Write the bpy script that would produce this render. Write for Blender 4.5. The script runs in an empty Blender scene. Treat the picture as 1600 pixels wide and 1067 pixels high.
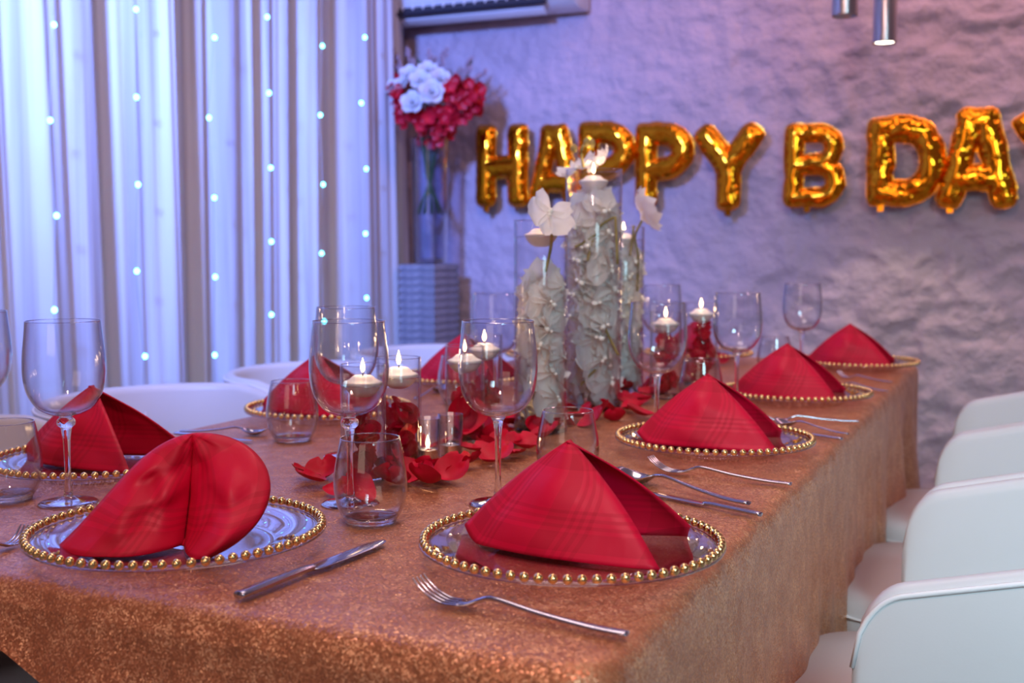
import bpy, math, random
import numpy as np
from mathutils import Vector, Matrix
R = random.Random(11)
C = bpy.context.scene.collection
SC = bpy.context.scene
PI = math.pi

# ------------------------------------------------------------------ camera
CAM = Vector((0.0, 0.0, 1.105))
YAW, PITCH, F = math.radians(24.3), math.radians(4.65), 1800.0
cd = bpy.data.cameras.new('camera'); cam = bpy.data.objects.new('camera', cd); C.objects.link(cam)
cam.location = CAM
cam.rotation_euler = (PI/2 - PITCH, 0, YAW)
cd.sensor_width = 36; cd.lens = F/1600*36; cd.clip_start = .05
cd.dof.use_dof = True; cd.dof.focus_distance = 1.45; cd.dof.aperture_fstop = 5.0
SC.camera = cam
SC.view_settings.view_transform = 'Standard'; SC.view_settings.look = 'None'
SC.view_settings.gamma = 1; SC.view_settings.use_curve_mapping = False
SC.view_settings.exposure = -0.08
SC.cycles.transparent_max_bounces = 36
SC.cycles.max_bounces = 9
SC.cycles.adaptive_threshold = .02
SC.cycles.transmission_bounces = 10
SC.cycles.caustics_reflective = False; SC.cycles.caustics_refractive = False
SC.cycles.sample_clamp_indirect = 3.0
RM = cam.rotation_euler.to_matrix()
def ray(px, py):
    return RM @ Vector(((px-800)/F, -(py-533.5)/F, -1.0))
def atz(px, py, z):
    d = ray(px, py); t = (z-CAM.z)/d.z; return CAM + d*t
def aty(px, py, y):
    d = ray(px, py); t = y/d.y; return CAM + d*t
def atx(px, py, x):
    d = ray(px, py); t = x/d.x; return CAM + d*t
def atd(px, dist, z):
    """ground point seen at column px, 'dist' metres deep, height z"""
    fw = Vector((-math.sin(YAW), math.cos(YAW), 0)); rt = Vector((math.cos(YAW), math.sin(YAW), 0))
    p = fw*dist + rt*((px-800)/F*dist); p.z = z; return p

# ------------------------------------------------------------------ world, room lights and an added fill
w = bpy.data.worlds.new('World'); SC.world = w; w.use_nodes = True
w.node_tree.nodes['Background'].inputs[0].default_value = (.46, .29, .40, 1)
w.node_tree.nodes['Background'].inputs[1].default_value = .30
def area(name, loc, target, size, power, col, size_y=None, spread=180):
    l = bpy.data.lights.new(name, 'AREA'); l.energy = power; l.color = col; l.size = size
    if size_y: l.shape = 'RECTANGLE'; l.size_y = size_y
    l.spread = math.radians(spread)
    o = bpy.data.objects.new(name, l); C.objects.link(o); o.location = loc
    o.rotation_euler = (Vector(target)-Vector(loc)).to_track_quat('-Z', 'Y').to_euler(); return o
area('blue_party_light', (-1.35, .3, 2.3), (-2.75, 3.7, 1.6), .30, 46, (.15, .29, 1.0), spread=66)
area('ceiling_panel', (-.15, -.25, 2.75), (-.6, 3.9, 1.1), .22, 23, (1.0, .60, .56))
area('wall_washer', (.0, 3.92, 2.80), (-.1, 4.5, .8), 2.6, 17, (1.0, .56, .60), size_y=.10)
area('daylight_panel', (1.25, -.55, 2.1), (.35, 2.2, .4), .8, 12.5, (.48, .84, 1.0), spread=64)
area('table_panel', (-.9, 1.9, 2.8), (-.9, 1.9, 0), .8, 13, (1.0, .76, .68))
area('front_fill_light', (-.7, -1.5, 1.7), (-.8, 1.2, .7), 1.2, 9, (1.0, .74, .60))  # added warm fill behind the camera, brightens cloth front and napkin faces

# ------------------------------------------------------------------ materials
def mat(name, base=(.8,.8,.8), rough=.5, metal=0, spec=.5, **k):
    m = bpy.data.materials.new(name); m.use_nodes = True
    b = m.node_tree.nodes['Principled BSDF']
    b.inputs['Base Color'].default_value = (*base, 1); b.inputs['Roughness'].default_value = rough
    b.inputs['Metallic'].default_value = metal; b.inputs['Specular IOR Level'].default_value = spec
    for kk, v in k.items():
        b.inputs[kk].default_value = v
    return m
def N(m, t, **k):
    n = m.node_tree.nodes.new(t)
    for a, v in k.items(): setattr(n, a, v)
    return n
def L(m, a, b): m.node_tree.links.new(a, b)
def add_noise_color(m, c1, c2, scale, detail=4, coord='Object', bump=0, bscale=None, dist=.002, lo=.35, hi=.65):
    b = m.node_tree.nodes['Principled BSDF']
    tc = N(m, 'ShaderNodeTexCoord'); n = N(m, 'ShaderNodeTexNoise'); n.inputs['Scale'].default_value = scale
    n.inputs['Detail'].default_value = detail; L(m, tc.outputs[coord], n.inputs['Vector'])
    r = N(m, 'ShaderNodeValToRGB'); r.color_ramp.elements[0].color = (*c1, 1); r.color_ramp.elements[1].color = (*c2, 1)
    r.color_ramp.elements[0].position = lo; r.color_ramp.elements[1].position = hi
    L(m, n.outputs['Fac'], r.inputs['Fac']); L(m, r.outputs['Color'], b.inputs['Base Color'])
    if bump:
        n2 = N(m, 'ShaderNodeTexNoise'); n2.inputs['Scale'].default_value = bscale or scale; n2.inputs['Detail'].default_value = detail
        L(m, tc.outputs[coord], n2.inputs['Vector'])
        bp = N(m, 'ShaderNodeBump'); bp.inputs['Strength'].default_value = bump; bp.inputs['Distance'].default_value = dist
        L(m, n2.outputs['Fac'], bp.inputs['Height']); L(m, bp.outputs['Normal'], b.inputs['Normal'])
    return m
def thin_glass(name, tint=(.99,.99,.995), edge=(.68,.68,.80), boost=2.7, rough=.015, power=3.0):
    m = bpy.data.materials.new(name); m.use_nodes = True; nt = m.node_tree
    for n in list(nt.nodes): nt.nodes.remove(n)
    out = N(m, 'ShaderNodeOutputMaterial'); mx = N(m, 'ShaderNodeMixShader')
    tr = N(m, 'ShaderNodeBsdfTransparent'); gl = N(m, 'ShaderNodeBsdfGlossy'); gl.inputs['Roughness'].default_value = rough
    lw = N(m, 'ShaderNodeLayerWeight'); lw.inputs['Blend'].default_value = .5
    pw = N(m, 'ShaderNodeMath', operation='POWER'); pw.inputs[1].default_value = power; L(m, lw.outputs['Facing'], pw.inputs[0])
    mc = N(m, 'ShaderNodeMixRGB'); mc.inputs[1].default_value = (*tint, 1); mc.inputs[2].default_value = (*edge, 1)
    L(m, pw.outputs[0], mc.inputs[0]); L(m, mc.outputs[0], tr.inputs['Color'])
    fr = N(m, 'ShaderNodeMath', operation='MULTIPLY_ADD'); fr.use_clamp = True
    p2 = N(m, 'ShaderNodeMath', operation='POWER'); p2.inputs[1].default_value = power+.6; L(m, lw.outputs['Facing'], p2.inputs[0])
    L(m, p2.outputs[0], fr.inputs[0]); fr.inputs[1].default_value = .55*boost; fr.inputs[2].default_value = .014*boost
    L(m, fr.outputs[0], mx.inputs[0]); L(m, tr.outputs[0], mx.inputs[1]); L(m, gl.outputs[0], mx.inputs[2]); L(m, mx.outputs[0], out.inputs[0])
    return m
def emit(name, col, s):
    m = bpy.data.materials.new(name); m.use_nodes = True; nt = m.node_tree
    for n in list(nt.nodes): nt.nodes.remove(n)
    o = N(m, 'ShaderNodeOutputMaterial'); e = N(m, 'ShaderNodeEmission'); e.inputs[0].default_value = (*col, 1); e.inputs[1].default_value = s
    L(m, e.outputs[0], o.inputs[0]); return m

M = {}
M['glass'] = thin_glass('clear_glass')
M['plate_glass'] = thin_glass('plate_glass', (.93,.91,.95), (.6,.58,.68), 2.0, .03, 2.2)
M['vase_glass'] = thin_glass('vase_glass', (.99,.99,.995), (.66,.68,.78), 2.0, .02, 4.2)
M['foot_glass'] = thin_glass('foot_glass', (.93,.93,.96), (.75,.75,.85), 3.0, .02, 2.0)
M['blue_glass'] = thin_glass('blue_glass', (.74,.78,.90), (.45,.50,.75), 4.5, .08, 1.6)
M['water'] = thin_glass('water', (.994,.994,.99), (.85,.87,.9), .5, .01, 4.0)
M['solid_glass'] = mat('solid_glass', (1,1,1), .01, 0, .5, **{'Transmission Weight': 1.0, 'IOR': 1.45})
M['gold_bead'] = mat('gold_bead', (.95,.66,.27), .16, 1)
M['steel'] = mat('cutlery_steel', (.50,.48,.54), .16, 1)
M['brushed'] = mat('brushed_steel', (.55,.50,.50), .28, 1)
M['wax'] = mat('candle_wax', (.90,.86,.82), .45, **{'Subsurface Weight': .25, 'Subsurface Radius': (.02,.012,.008), 'Subsurface Scale': .5})
M['wick'] = mat('wick', (.03,.02,.02), .9)
M['tin'] = mat('tealight_tin', (.75,.75,.78), .25, 1)
M['flame'] = emit('flame', (1.0,.62,.28), 22)
M['led'] = emit('led', (.14,.80,.92), 13)
M['wire'] = mat('led_wire', (.45,.5,.6), .4)
M['leather'] = add_noise_color(mat('white_leather', (.80,.80,.80), .38), (.64,.65,.65), (.68,.68,.68), 3, bump=.12, bscale=350, dist=.0006)
M['piping'] = mat('piping', (.86,.86,.86), .35)
M['chair_leg'] = mat('chair_leg', (.55,.55,.58), .2, 1)
M['wood'] = add_noise_color(mat('table_wood', (.10,.06,.04), .5), (.07,.04,.03), (.14,.09,.06), 12)
M['white_plastic'] = mat('white_plastic', (.82,.82,.84), .3)
M['dark_plastic'] = mat('dark_plastic', (.02,.02,.035), .5)
M['lamp_glow'] = emit('lamp_glow', (1.0,.86,.66), 14)
M['stem'] = add_noise_color(mat('orchid_stem', (.25,.2,.06), .6), (.22,.20,.06), (.42,.30,.10), 40)
M['green'] = add_noise_color(mat('leaf_green', (.05,.13,.05), .5), (.03,.09,.04), (.09,.18,.07), 30)
def orchid_mat():
    m = bpy.data.materials.new('orchid_petal'); m.use_nodes = True; nt = m.node_tree
    for n in list(nt.nodes): nt.nodes.remove(n)
    o = N(m, 'ShaderNodeOutputMaterial'); d = N(m, 'ShaderNodeBsdfDiffuse'); t = N(m, 'ShaderNodeBsdfTranslucent'); mx = N(m, 'ShaderNodeMixShader')
    d.inputs[0].default_value = (.97,.95,.91,1); t.inputs[0].default_value = (.97,.93,.88,1); mx.inputs[0].default_value = .4
    L(m, d.outputs[0], mx.inputs[1]); L(m, t.outputs[0], mx.inputs[2]); L(m, mx.outputs[0], o.inputs[0]); return m
M['orchid'] = orchid_mat()
M['orchid_lip'] = mat('orchid_lip', (.90,.90,.80), .6)
M['white_rose'] = mat('white_rose', (.72,.70,.72), .6)
M['red_floret'] = add_noise_color(mat('red_floret', (.62,.01,.03), .5), (.45,.0,.02), (.75,.02,.04), 25)
M['dry_grass'] = mat('dry_grass', (.38,.26,.30), .8)
M['cable'] = mat('cable', (.06,.06,.07), .4)

def petal_mat():
    m = mat('rose_petal', (.62,.005,.035), .5, 0, .25)
    return add_noise_color(m, (.46,.002,.016), (.68,.004,.035), 30, bump=.25, bscale=60, dist=.003)
M['petal'] = petal_mat()

def napkin_mat():
    m = mat('red_damask', (.7,.005,.04), .48, 0, .3)
    b = m.node_tree.nodes['Principled BSDF']; 
    uv = N(m, 'ShaderNodeUVMap'); sp = N(m, 'ShaderNodeSeparateXYZ'); L(m, uv.outputs[0], sp.inputs[0])
    outs = []
    for ax, fr in ((0, 1.0), (1, 1.0)):
        # woven band groups: wide panel and a few narrow lines, repeated every 11 cm
        md = N(m, 'ShaderNodeMath', operation='MODULO'); md.inputs[1].default_value = .105; L(m, sp.outputs[ax], md.inputs[0])
        r = N(m, 'ShaderNodeValToRGB'); r.color_ramp.interpolation = 'CONSTANT'
        sc = N(m, 'ShaderNodeMath', operation='DIVIDE'); sc.inputs[1].default_value = .105; L(m, md.outputs[0], sc.inputs[0])
        els = r.color_ramp.elements; els[0].position = 0; els[0].color = (0,0,0,1); els[1].position = .30; els[1].color = (1,1,1,1)
        for p, v in ((.52,0),(.57,1),(.61,0),(.66,1),(.70,0),(.75,1),(.79,0)):
            e = els.new(p); e.color = (v,v,v,1)
        L(m, sc.outputs[0], r.inputs['Fac']); outs.append(r.outputs['Color'])
    ad = N(m, 'ShaderNodeMath', operation='ADD'); L(m, outs[0], ad.inputs[0]); L(m, outs[1], ad.inputs[1])
    hf = N(m, 'ShaderNodeMath', operation='MULTIPLY'); hf.inputs[1].default_value = .5; L(m, ad.outputs[0], hf.inputs[0])
    mx = N(m, 'ShaderNodeMixRGB'); mx.inputs[1].default_value = (.66,.001,.034,1); mx.inputs[2].default_value = (.50,.001,.022,1)
    L(m, hf.outputs[0], mx.inputs[0]); L(m, mx.outputs[0], b.inputs['Base Color'])
    rr = N(m, 'ShaderNodeMapRange'); rr.inputs[3].default_value = .45; rr.inputs[4].default_value = .6
    L(m, hf.outputs[0], rr.inputs[0]); L(m, rr.outputs[0], b.inputs['Roughness'])
    tc = N(m, 'ShaderNodeTexCoord'); n = N(m, 'ShaderNodeTexNoise'); n.inputs['Scale'].default_value = 14; n.inputs['Detail'].default_value = 3
    L(m, tc.outputs['Object'], n.inputs['Vector'])
    bp = N(m, 'ShaderNodeBump'); bp.inputs['Strength'].default_value = .35; bp.inputs['Distance'].default_value = .012
    L(m, n.outputs['Fac'], bp.inputs['Height']); L(m, bp.outputs['Normal'], b.inputs['Normal'])
    return m
M['napkin'] = napkin_mat()

def sequin_mat():
    m = mat('sequin_cloth', (.6,.3,.18), .36, .4)
    b = m.node_tree.nodes['Principled BSDF']
    tc = N(m, 'ShaderNodeTexCoord')
    v = N(m, 'ShaderNodeTexVoronoi'); v.inputs['Scale'].default_value = 520; L(m, tc.outputs['Object'], v.inputs['Vector'])
    sub = N(m, 'ShaderNodeVectorMath', operation='SUBTRACT'); sub.inputs[1].default_value = (.5,.5,.5); L(m, v.outputs['Color'], sub.inputs[0])
    sc = N(m, 'ShaderNodeVectorMath', operation='SCALE'); sc.inputs['Scale'].default_value = .5; L(m, sub.outputs[0], sc.inputs[0])
    g = N(m, 'ShaderNodeNewGeometry'); ad = N(m, 'ShaderNodeVectorMath', operation='ADD'); L(m, g.outputs['Normal'], ad.inputs[0]); L(m, sc.outputs[0], ad.inputs[1])
    nm = N(m, 'ShaderNodeVectorMath', operation='NORMALIZE'); L(m, ad.outputs[0], nm.inputs[0]); L(m, nm.outputs[0], b.inputs['Normal'])
    sepc = N(m, 'ShaderNodeSeparateColor'); L(m, v.outputs['Color'], sepc.inputs[0])
    n = N(m, 'ShaderNodeTexNoise'); n.inputs['Scale'].default_value = 26; n.inputs['Detail'].default_value = 8; n.inputs['Roughness'].default_value = .7; L(m, tc.outputs['Object'], n.inputs['Vector'])
    mm = N(m, 'ShaderNodeMath', operation='MULTIPLY_ADD'); mm.inputs[1].default_value = .40; L(m, sepc.outputs[0], mm.inputs[0])
    m2 = N(m, 'ShaderNodeMath', operation='MULTIPLY'); m2.inputs[1].default_value = .75; L(m, n.outputs['Fac'], m2.inputs[0]); L(m, m2.outputs[0], mm.inputs[2])
    r = N(m, 'ShaderNodeValToRGB'); e = r.color_ramp.elements
    e[0].position = .34; e[0].color = (.42,.155,.068,1); e[1].position = .86; e[1].color = (.92,.49,.25,1)
    k = e.new(.60); k.color = (.56,.20,.085,1)
    L(m, mm.outputs[0], r.inputs['Fac']); L(m, r.outputs['Color'], b.inputs['Base Color'])
    return m
M['sequin'] = sequin_mat()

def gold_foil():
    m = mat('gold_foil', (.90,.31,.012), .12, 1)
    b = m.node_tree.nodes['Principled BSDF']
    tc = N(m, 'ShaderNodeTexCoord'); n = N(m, 'ShaderNodeTexNoise'); n.inputs['Scale'].default_value = 13; n.inputs['Detail'].default_value = 2
    L(m, tc.outputs['Object'], n.inputs['Vector'])
    bp = N(m, 'ShaderNodeBump'); bp.inputs['Strength'].default_value = .35; bp.inputs['Distance'].default_value = .007
    L(m, n.outputs['Fac'], bp.inputs['Height']); L(m, bp.outputs['Normal'], b.inputs['Normal'])
    return m
M['foil'] = gold_foil()
def curtain_mat():
    m = bpy.data.materials.new('sheer_curtain'); m.use_nodes = True; nt = m.node_tree
    for n in list(nt.nodes): nt.nodes.remove(n)
    o = N(m, 'ShaderNodeOutputMaterial'); d = N(m, 'ShaderNodeBsdfDiffuse'); t = N(m, 'ShaderNodeBsdfTranslucent'); mx = N(m, 'ShaderNodeMixShader')
    tc = N(m, 'ShaderNodeTexCoord'); mp = N(m, 'ShaderNodeMapping'); mp.inputs['Scale'].default_value = (8,24,.4); L(m, tc.outputs['Object'], mp.inputs[0])
    n = N(m, 'ShaderNodeTexNoise'); n.inputs['Scale'].default_value = 1.0; n.inputs['Detail'].default_value = 3; L(m, mp.outputs[0], n.inputs['Vector'])
    r = N(m, 'ShaderNodeValToRGB'); r.color_ramp.elements[0].color = (.60,.57,.62,1); r.color_ramp.elements[1].color = (.88,.88,.92,1)
    r.color_ramp.elements[0].position = .38; r.color_ramp.elements[1].position = .6
    L(m, n.outputs['Fac'], r.inputs[0]); L(m, r.outputs[0], d.inputs[0]); L(m, r.outputs[0], t.inputs[0]); mx.inputs[0].default_value = .25
    L(m, d.outputs[0], mx.inputs[1]); L(m, t.outputs[0], mx.inputs[2]); L(m, mx.outputs[0], o.inputs[0]); return m
M['curtain'] = curtain_mat()
M['plaster'] = add_noise_color(mat('wall_plaster', (.62,.55,.60), .62), (.50,.39,.44), (.56,.44,.50), 5, bump=.9, bscale=14, dist=.03)
M['grey_wall'] = add_noise_color(mat('grey_concrete', (.2,.18,.2), .8), (.14,.12,.14), (.24,.21,.23), 7, bump=.4, bscale=30)
M['floor'] = add_noise_color(mat('floor_tile', (.32,.36,.38), .35), (.28,.32,.34), (.36,.40,.42), 4)
M['ceiling'] = mat('ceiling_paint', (.75,.72,.74), .9)
M['pedestal'] = add_noise_color(mat('pedestal_stone', (.22,.22,.28), .7), (.17,.17,.22), (.30,.29,.35), 30)
M['maroon'] = mat('maroon_trim', (.10,.01,.03), .6)

# ------------------------------------------------------------------ mesh helpers
def build(name, vs, fs, m, parent=None, smooth=True, loc=(0,0,0), rot=(0,0,0), uvs=None):
    me = bpy.data.meshes.new(name); me.from_pydata([tuple(v) for v in vs], [], [tuple(f) for f in fs]); me.update()
    if uvs is not None:
        ul = me.uv_layers.new(name='UVMap')
        for lp in me.loops: ul.data[lp.index].uv = uvs[lp.vertex_index]
    me.materials.append(m)
    if smooth: me.polygons.foreach_set('use_smooth', [True]*len(me.polygons))
    o = bpy.data.objects.new(name, me); C.objects.link(o); o.location = loc; o.rotation_euler = rot
    if parent: o.parent = parent
    return o
def again(o, parent=None, loc=None, rot=None, scale=None):
    c = o.copy(); C.objects.link(c)
    if parent: c.parent = parent
    if loc is not None: c.location = loc
    if rot is not None: c.rotation_euler = rot
    if scale is not None: c.scale = (scale,)*3 if isinstance(scale, (int,float)) else scale
    return c
def copy_tree(o, parent=None, **k):
    c = again(o, parent, **k)
    for ch in [x for x in KIDS.get(o.name, [])]: copy_tree_child(ch, c)
    return c
KIDS = {}
def copy_tree_child(ch, p):
    c = again(ch, p); KIDS.setdefault(p.name, []).append(c)
    for g in KIDS.get(ch.name, []): copy_tree_child(g, c)
def kid(o):
    KIDS.setdefault(o.parent.name, []).append(o); return o
def tag(o, label=None, cat=None, group=None, kind=None):
    if label: o['label'] = label
    if cat: o['category'] = cat
    if group: o['group'] = group
    if kind: o['kind'] = kind
    return o
def thing(name, label, cat, loc=(0,0,0), rz=0, group=None, rot=None):
    o = bpy.data.objects.new(name, None); C.objects.link(o); o.empty_display_size = .05
    o.location = loc; o.rotation_euler = rot if rot else (0,0,rz); return tag(o, label, cat, group)
def struct(o): o['kind'] = 'structure'; return o
class MB:
    def __init__(s): s.v = []; s.f = []
    def add(s, vf, mtx=None):
        n = len(s.v); v, f = vf
        s.v += [tuple(mtx @ Vector(p)) if mtx else tuple(p) for p in v]; s.f += [tuple(i+n for i in q) for q in f]; return s
    def build(s, name, m, parent=None, **k): return build(name, s.v, s.f, m, parent, **k)
def lathe(prof, n=32, cap0=False, cap1=False):
    v = []; f = []
    for r, z in prof:
        for i in range(n):
            a = 2*PI*i/n; v.append((r*math.cos(a), r*math.sin(a), z))
    for j in range(len(prof)-1):
        for i in range(n):
            k = (i+1) % n; f.append((j*n+i, j*n+k, (j+1)*n+k, (j+1)*n+i))
    if cap0: f.append(tuple(range(n-1, -1, -1)))
    if cap1: f.append(tuple(range((len(prof)-1)*n, len(prof)*n)))
    return v, f
def smooth_prof(pts, n=4):
    """Catmull-Rom through the profile points"""
    out = []
    P = [pts[0]] + list(pts) + [pts[-1]]
    for i in range(1, len(P)-2):
        for k in range(n):
            t = k/n; p0, p1, p2, p3 = P[i-1], P[i], P[i+1], P[i+2]
            out.append(tuple(.5*((2*p1[j]) + (-p0[j]+p2[j])*t + (2*p0[j]-5*p1[j]+4*p2[j]-p3[j])*t*t + (-p0[j]+3*p1[j]-3*p2[j]+p3[j])*t**3) for j in range(len(p1))))
    out.append(tuple(pts[-1])); return out
def tube(path, r, n=8, flat=1.0, cap=True):
    P = [Vector(p) for p in path]; v = []; f = []
    up = Vector((0,0,1)); m = len(P)
    for i, p in enumerate(P):
        t = (P[min(i+1,m-1)] - P[max(i-1,0)]).normalized()
        a = t.cross(up)
        if a.length < 1e-3: a = t.cross(Vector((0,1,0)))
        a.normalize(); b = a.cross(t).normalized()
        ri = r[i] if isinstance(r, (list,tuple)) else r
        fl = flat[i] if isinstance(flat, (list,tuple)) else flat
        for k in range(n):
            q = 2*PI*k/n; v.append(tuple(p + a*(ri*math.cos(q)) + b*(ri*fl*math.sin(q))))
    for i in range(m-1):
        for k in range(n):
            j = (k+1) % n; f.append((i*n+k, i*n+j, (i+1)*n+j, (i+1)*n+k))
    if cap: f.append(tuple(range(n-1,-1,-1))); f.append(tuple(range((m-1)*n, m*n)))
    return v, f
def sph(r, n=10, m=7, sc=(1,1,1), c=(0,0,0)):
    pr = [(r*math.sin(PI*j/m), -r*math.cos(PI*j/m)) for j in range(m+1)]
    pr[0] = (r*.02, -r); pr[-1] = (r*.02, r)
    v, f = lathe(pr, n, True, True)
    return [(x*sc[0]+c[0], y*sc[1]+c[1], z*sc[2]+c[2]) for x, y, z in v], f
def rbox(cx, cy, cz, sx, sy, sz, b=.01):
    """box with chamfered edges, centre and full sizes"""
    hx, hy, hz = sx/2, sy/2, sz/2; v = []; f = []
    def ring(x, y, z): 
        bb = min(b, hx*.9, hy*.9)
        return [(x-bb,-y,z),(x,-y+bb,z),(x,y-bb,z),(x-bb,y,z),(-x+bb,y,z),(-x,y-bb,z),(-x,-y+bb,z),(-x+bb,-y,z)]
    rings = [ring(hx-b, hy-b, -hz), ring(hx, hy, -hz+b), ring(hx, hy, hz-b), ring(hx-b, hy-b, hz)]
    for q in rings: v += [(cx+x, cy+y, cz+z) for x, y, z in q]
    for j in range(3):
        for i in range(8):
            k = (i+1) % 8; f.append((j*8+i, j*8+k, (j+1)*8+k, (j+1)*8+i))
    f.append(tuple(range(7,-1,-1))); f.append(tuple(range(24,32))); return v, f
def grid(nu, nv, fn):
    v = [fn(i/nu, j/nv) for j in range(nv+1) for i in range(nu+1)]
    f = [(j*(nu+1)+i, j*(nu+1)+i+1, (j+1)*(nu+1)+i+1, (j+1)*(nu+1)+i) for j in range(nv) for i in range(nu)]
    return v, f
def npnoise(x, y, seed=0):
    """smooth value noise on arrays"""
    rs = np.random.RandomState(seed); T = rs.rand(256, 256)
    xi = np.floor(x).astype(int); yi = np.floor(y).astype(int); fx = x-xi; fy = y-yi
    fx = fx*fx*(3-2*fx); fy = fy*fy*(3-2*fy)
    g = lambda a, b: T[a % 256, b % 256]
    return (g(xi,yi)*(1-fx)+g(xi+1,yi)*fx)*(1-fy) + (g(xi,yi+1)*(1-fx)+g(xi+1,yi+1)*fx)*fy
def solidify(o, t, off=0):
    md = o.modifiers.new('thickness', 'SOLIDIFY'); md.thickness = t; md.offset = off; return o

# ------------------------------------------------------------------ room
WY, WX = 4.5, -2.56           # back wall plane, left wall plane
def wall_back():
    xs = np.arange(WX, 2.6, .017); zs = np.arange(0, 2.86, .017)
    X, Z = np.meshgrid(xs, zs)
    wx = X + .08*npnoise(X*5, Z*5, 3); wz = Z + .08*npnoise(X*5, Z*5, 4)
    a = np.abs(npnoise(wx*7, wz*10, 5) - .5)*2
    b = np.abs(npnoise(wx*19+7, wz*26, 6) - .5)*2
    c = npnoise(wx*3.1, wz*3.1, 7)
    amp = np.clip((X+2.0)/1.6, .35, 1.0)
    D = amp*(.023*(1-a)**1.5 + .019*(1-b)**1.3 + .010*c)
    v = np.stack([X, WY - D, Z], -1).reshape(-1, 3); nx = len(xs)
    j, i = np.mgrid[0:len(zs)-1, 0:nx-1]; q = (j*nx+i).ravel()
    f = np.stack([q, q+1, q+1+nx, q+nx], -1)
    struct(build('wall_back', v.tolist(), f.tolist(), M['plaster']))
wall_back()
struct(MB().add(rbox(WX-.05, 1.5, 1.43, .1, 6.1, 2.86, .002)).build('wall_left', M['grey_wall'], smooth=False))
struct(MB().add(rbox(0, 1.5, -.05, 5.3, 6.2, .1, .002)).build('floor', M['floor'], smooth=False))
struct(MB().add(rbox(0, 2.2, 2.91, 5.3, 4.8, .1, .002)).build('ceiling', M['ceiling'], smooth=False))
struct(MB().add(rbox(WX+.02, 4.40, 1.43, .02, .03, 2.84, .003)).build('trim_1', M['maroon'], smooth=False))

# ------------------------------------------------------------------ curtain with strings of lights
def curtain():
    root = thing('curtain', 'floor length sheer white curtain in deep vertical folds along left wall', 'curtain')
    y0, y1 = -.2, 4.30; nu, nv = 900, 14
    def fold(y):
        a = math.sin(y*19 + 1.9*math.sin(y*3.7)+.8*math.sin(y*7.3))
        return .060*math.copysign(abs(a)**.8, a)*(.7+.3*math.sin(y*5.1)) + .020*math.sin(y*47+3*math.sin(y*4)) + .006*math.sin(y*120+4*math.sin(y*9))
    def fn(u, v):
        z = .02 + v*2.80; y = y0 + (y1-y0)*u
        s = 1 - v
        yy = y + .13*s*max(0, (y-3.6)/.7)
        a = 1.0 - .25*v
        return (WX + .13 + fold(y + .06*s*math.sin(y*2.2))*a, yy, z)
    v, f = grid(nu, nv, fn); kid(build('drape', v, f, M['curtain'], root))
    kid(MB().add(tube([(WX+.13, -.25, 2.835), (WX+.13, 4.4, 2.835)], .012, 10)).build('curtain_rail', M['brushed'], root))
curtain()
bulb0 = None
# strings of cold white lights, pixel columns give where each hangs on the curtain plane
for si, (px, ys, where) in enumerate((
        (98, (42,167,294,416), 'leftmost string of cold white lights hanging down the curtain'),
        (226, (18,137,225,253,365,480), 'second string of cold white lights from the left on the curtain'),
        (345, (62,170,278,383,487,588), 'third string of cold white lights from the left on the curtain'),
        (427, (30,130,228,323,418,513), 'fourth string of cold lights from the left, dim behind the folds'),
        (507, (72,165,257,350,440), 'second string of cold white lights from the curtain edge'),
        (570, (59,146,230,318,401), 'string of cold white lights along the right edge of curtain'))):
    X = WX + .235
    p = atx(px, ys[-1], X); y = p.y
    st = thing('light_string', where, 'string lights', (X, y, 2.80), 0, 'light strings on the curtain')
    zs = [atx(px, yy, X).z for yy in (ys[0], ys[-1])]
    n = len(ys)-1; sp = .245
    k0 = (zs[0]) ; pts = [(0,0,0)]
    z = k0 + sp*math.floor((2.7-k0)/sp); j = 0
    pth = []
    while z > .15:
        off = (R.uniform(-.012,.012), R.uniform(-.014,.014) + (2.8-z)*.012*(-1 if si < 3 else 0))
        loc = (off[0]*.5, off[1], z-2.80)
        if bulb0 is None:
            bulb0 = MB().add(sph(.0066, 8, 6, (1,1,1.15))).build('bulb', M['led'], st, loc=loc)
        else: again(bulb0, st, loc)
        pth.append((loc[0]-.004, loc[1], loc[2])); z -= sp; j += 1
    MB().add(tube([(0,0,.03)] + pth, .0012, 5)).build('wire', M['wire'], st)

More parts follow.
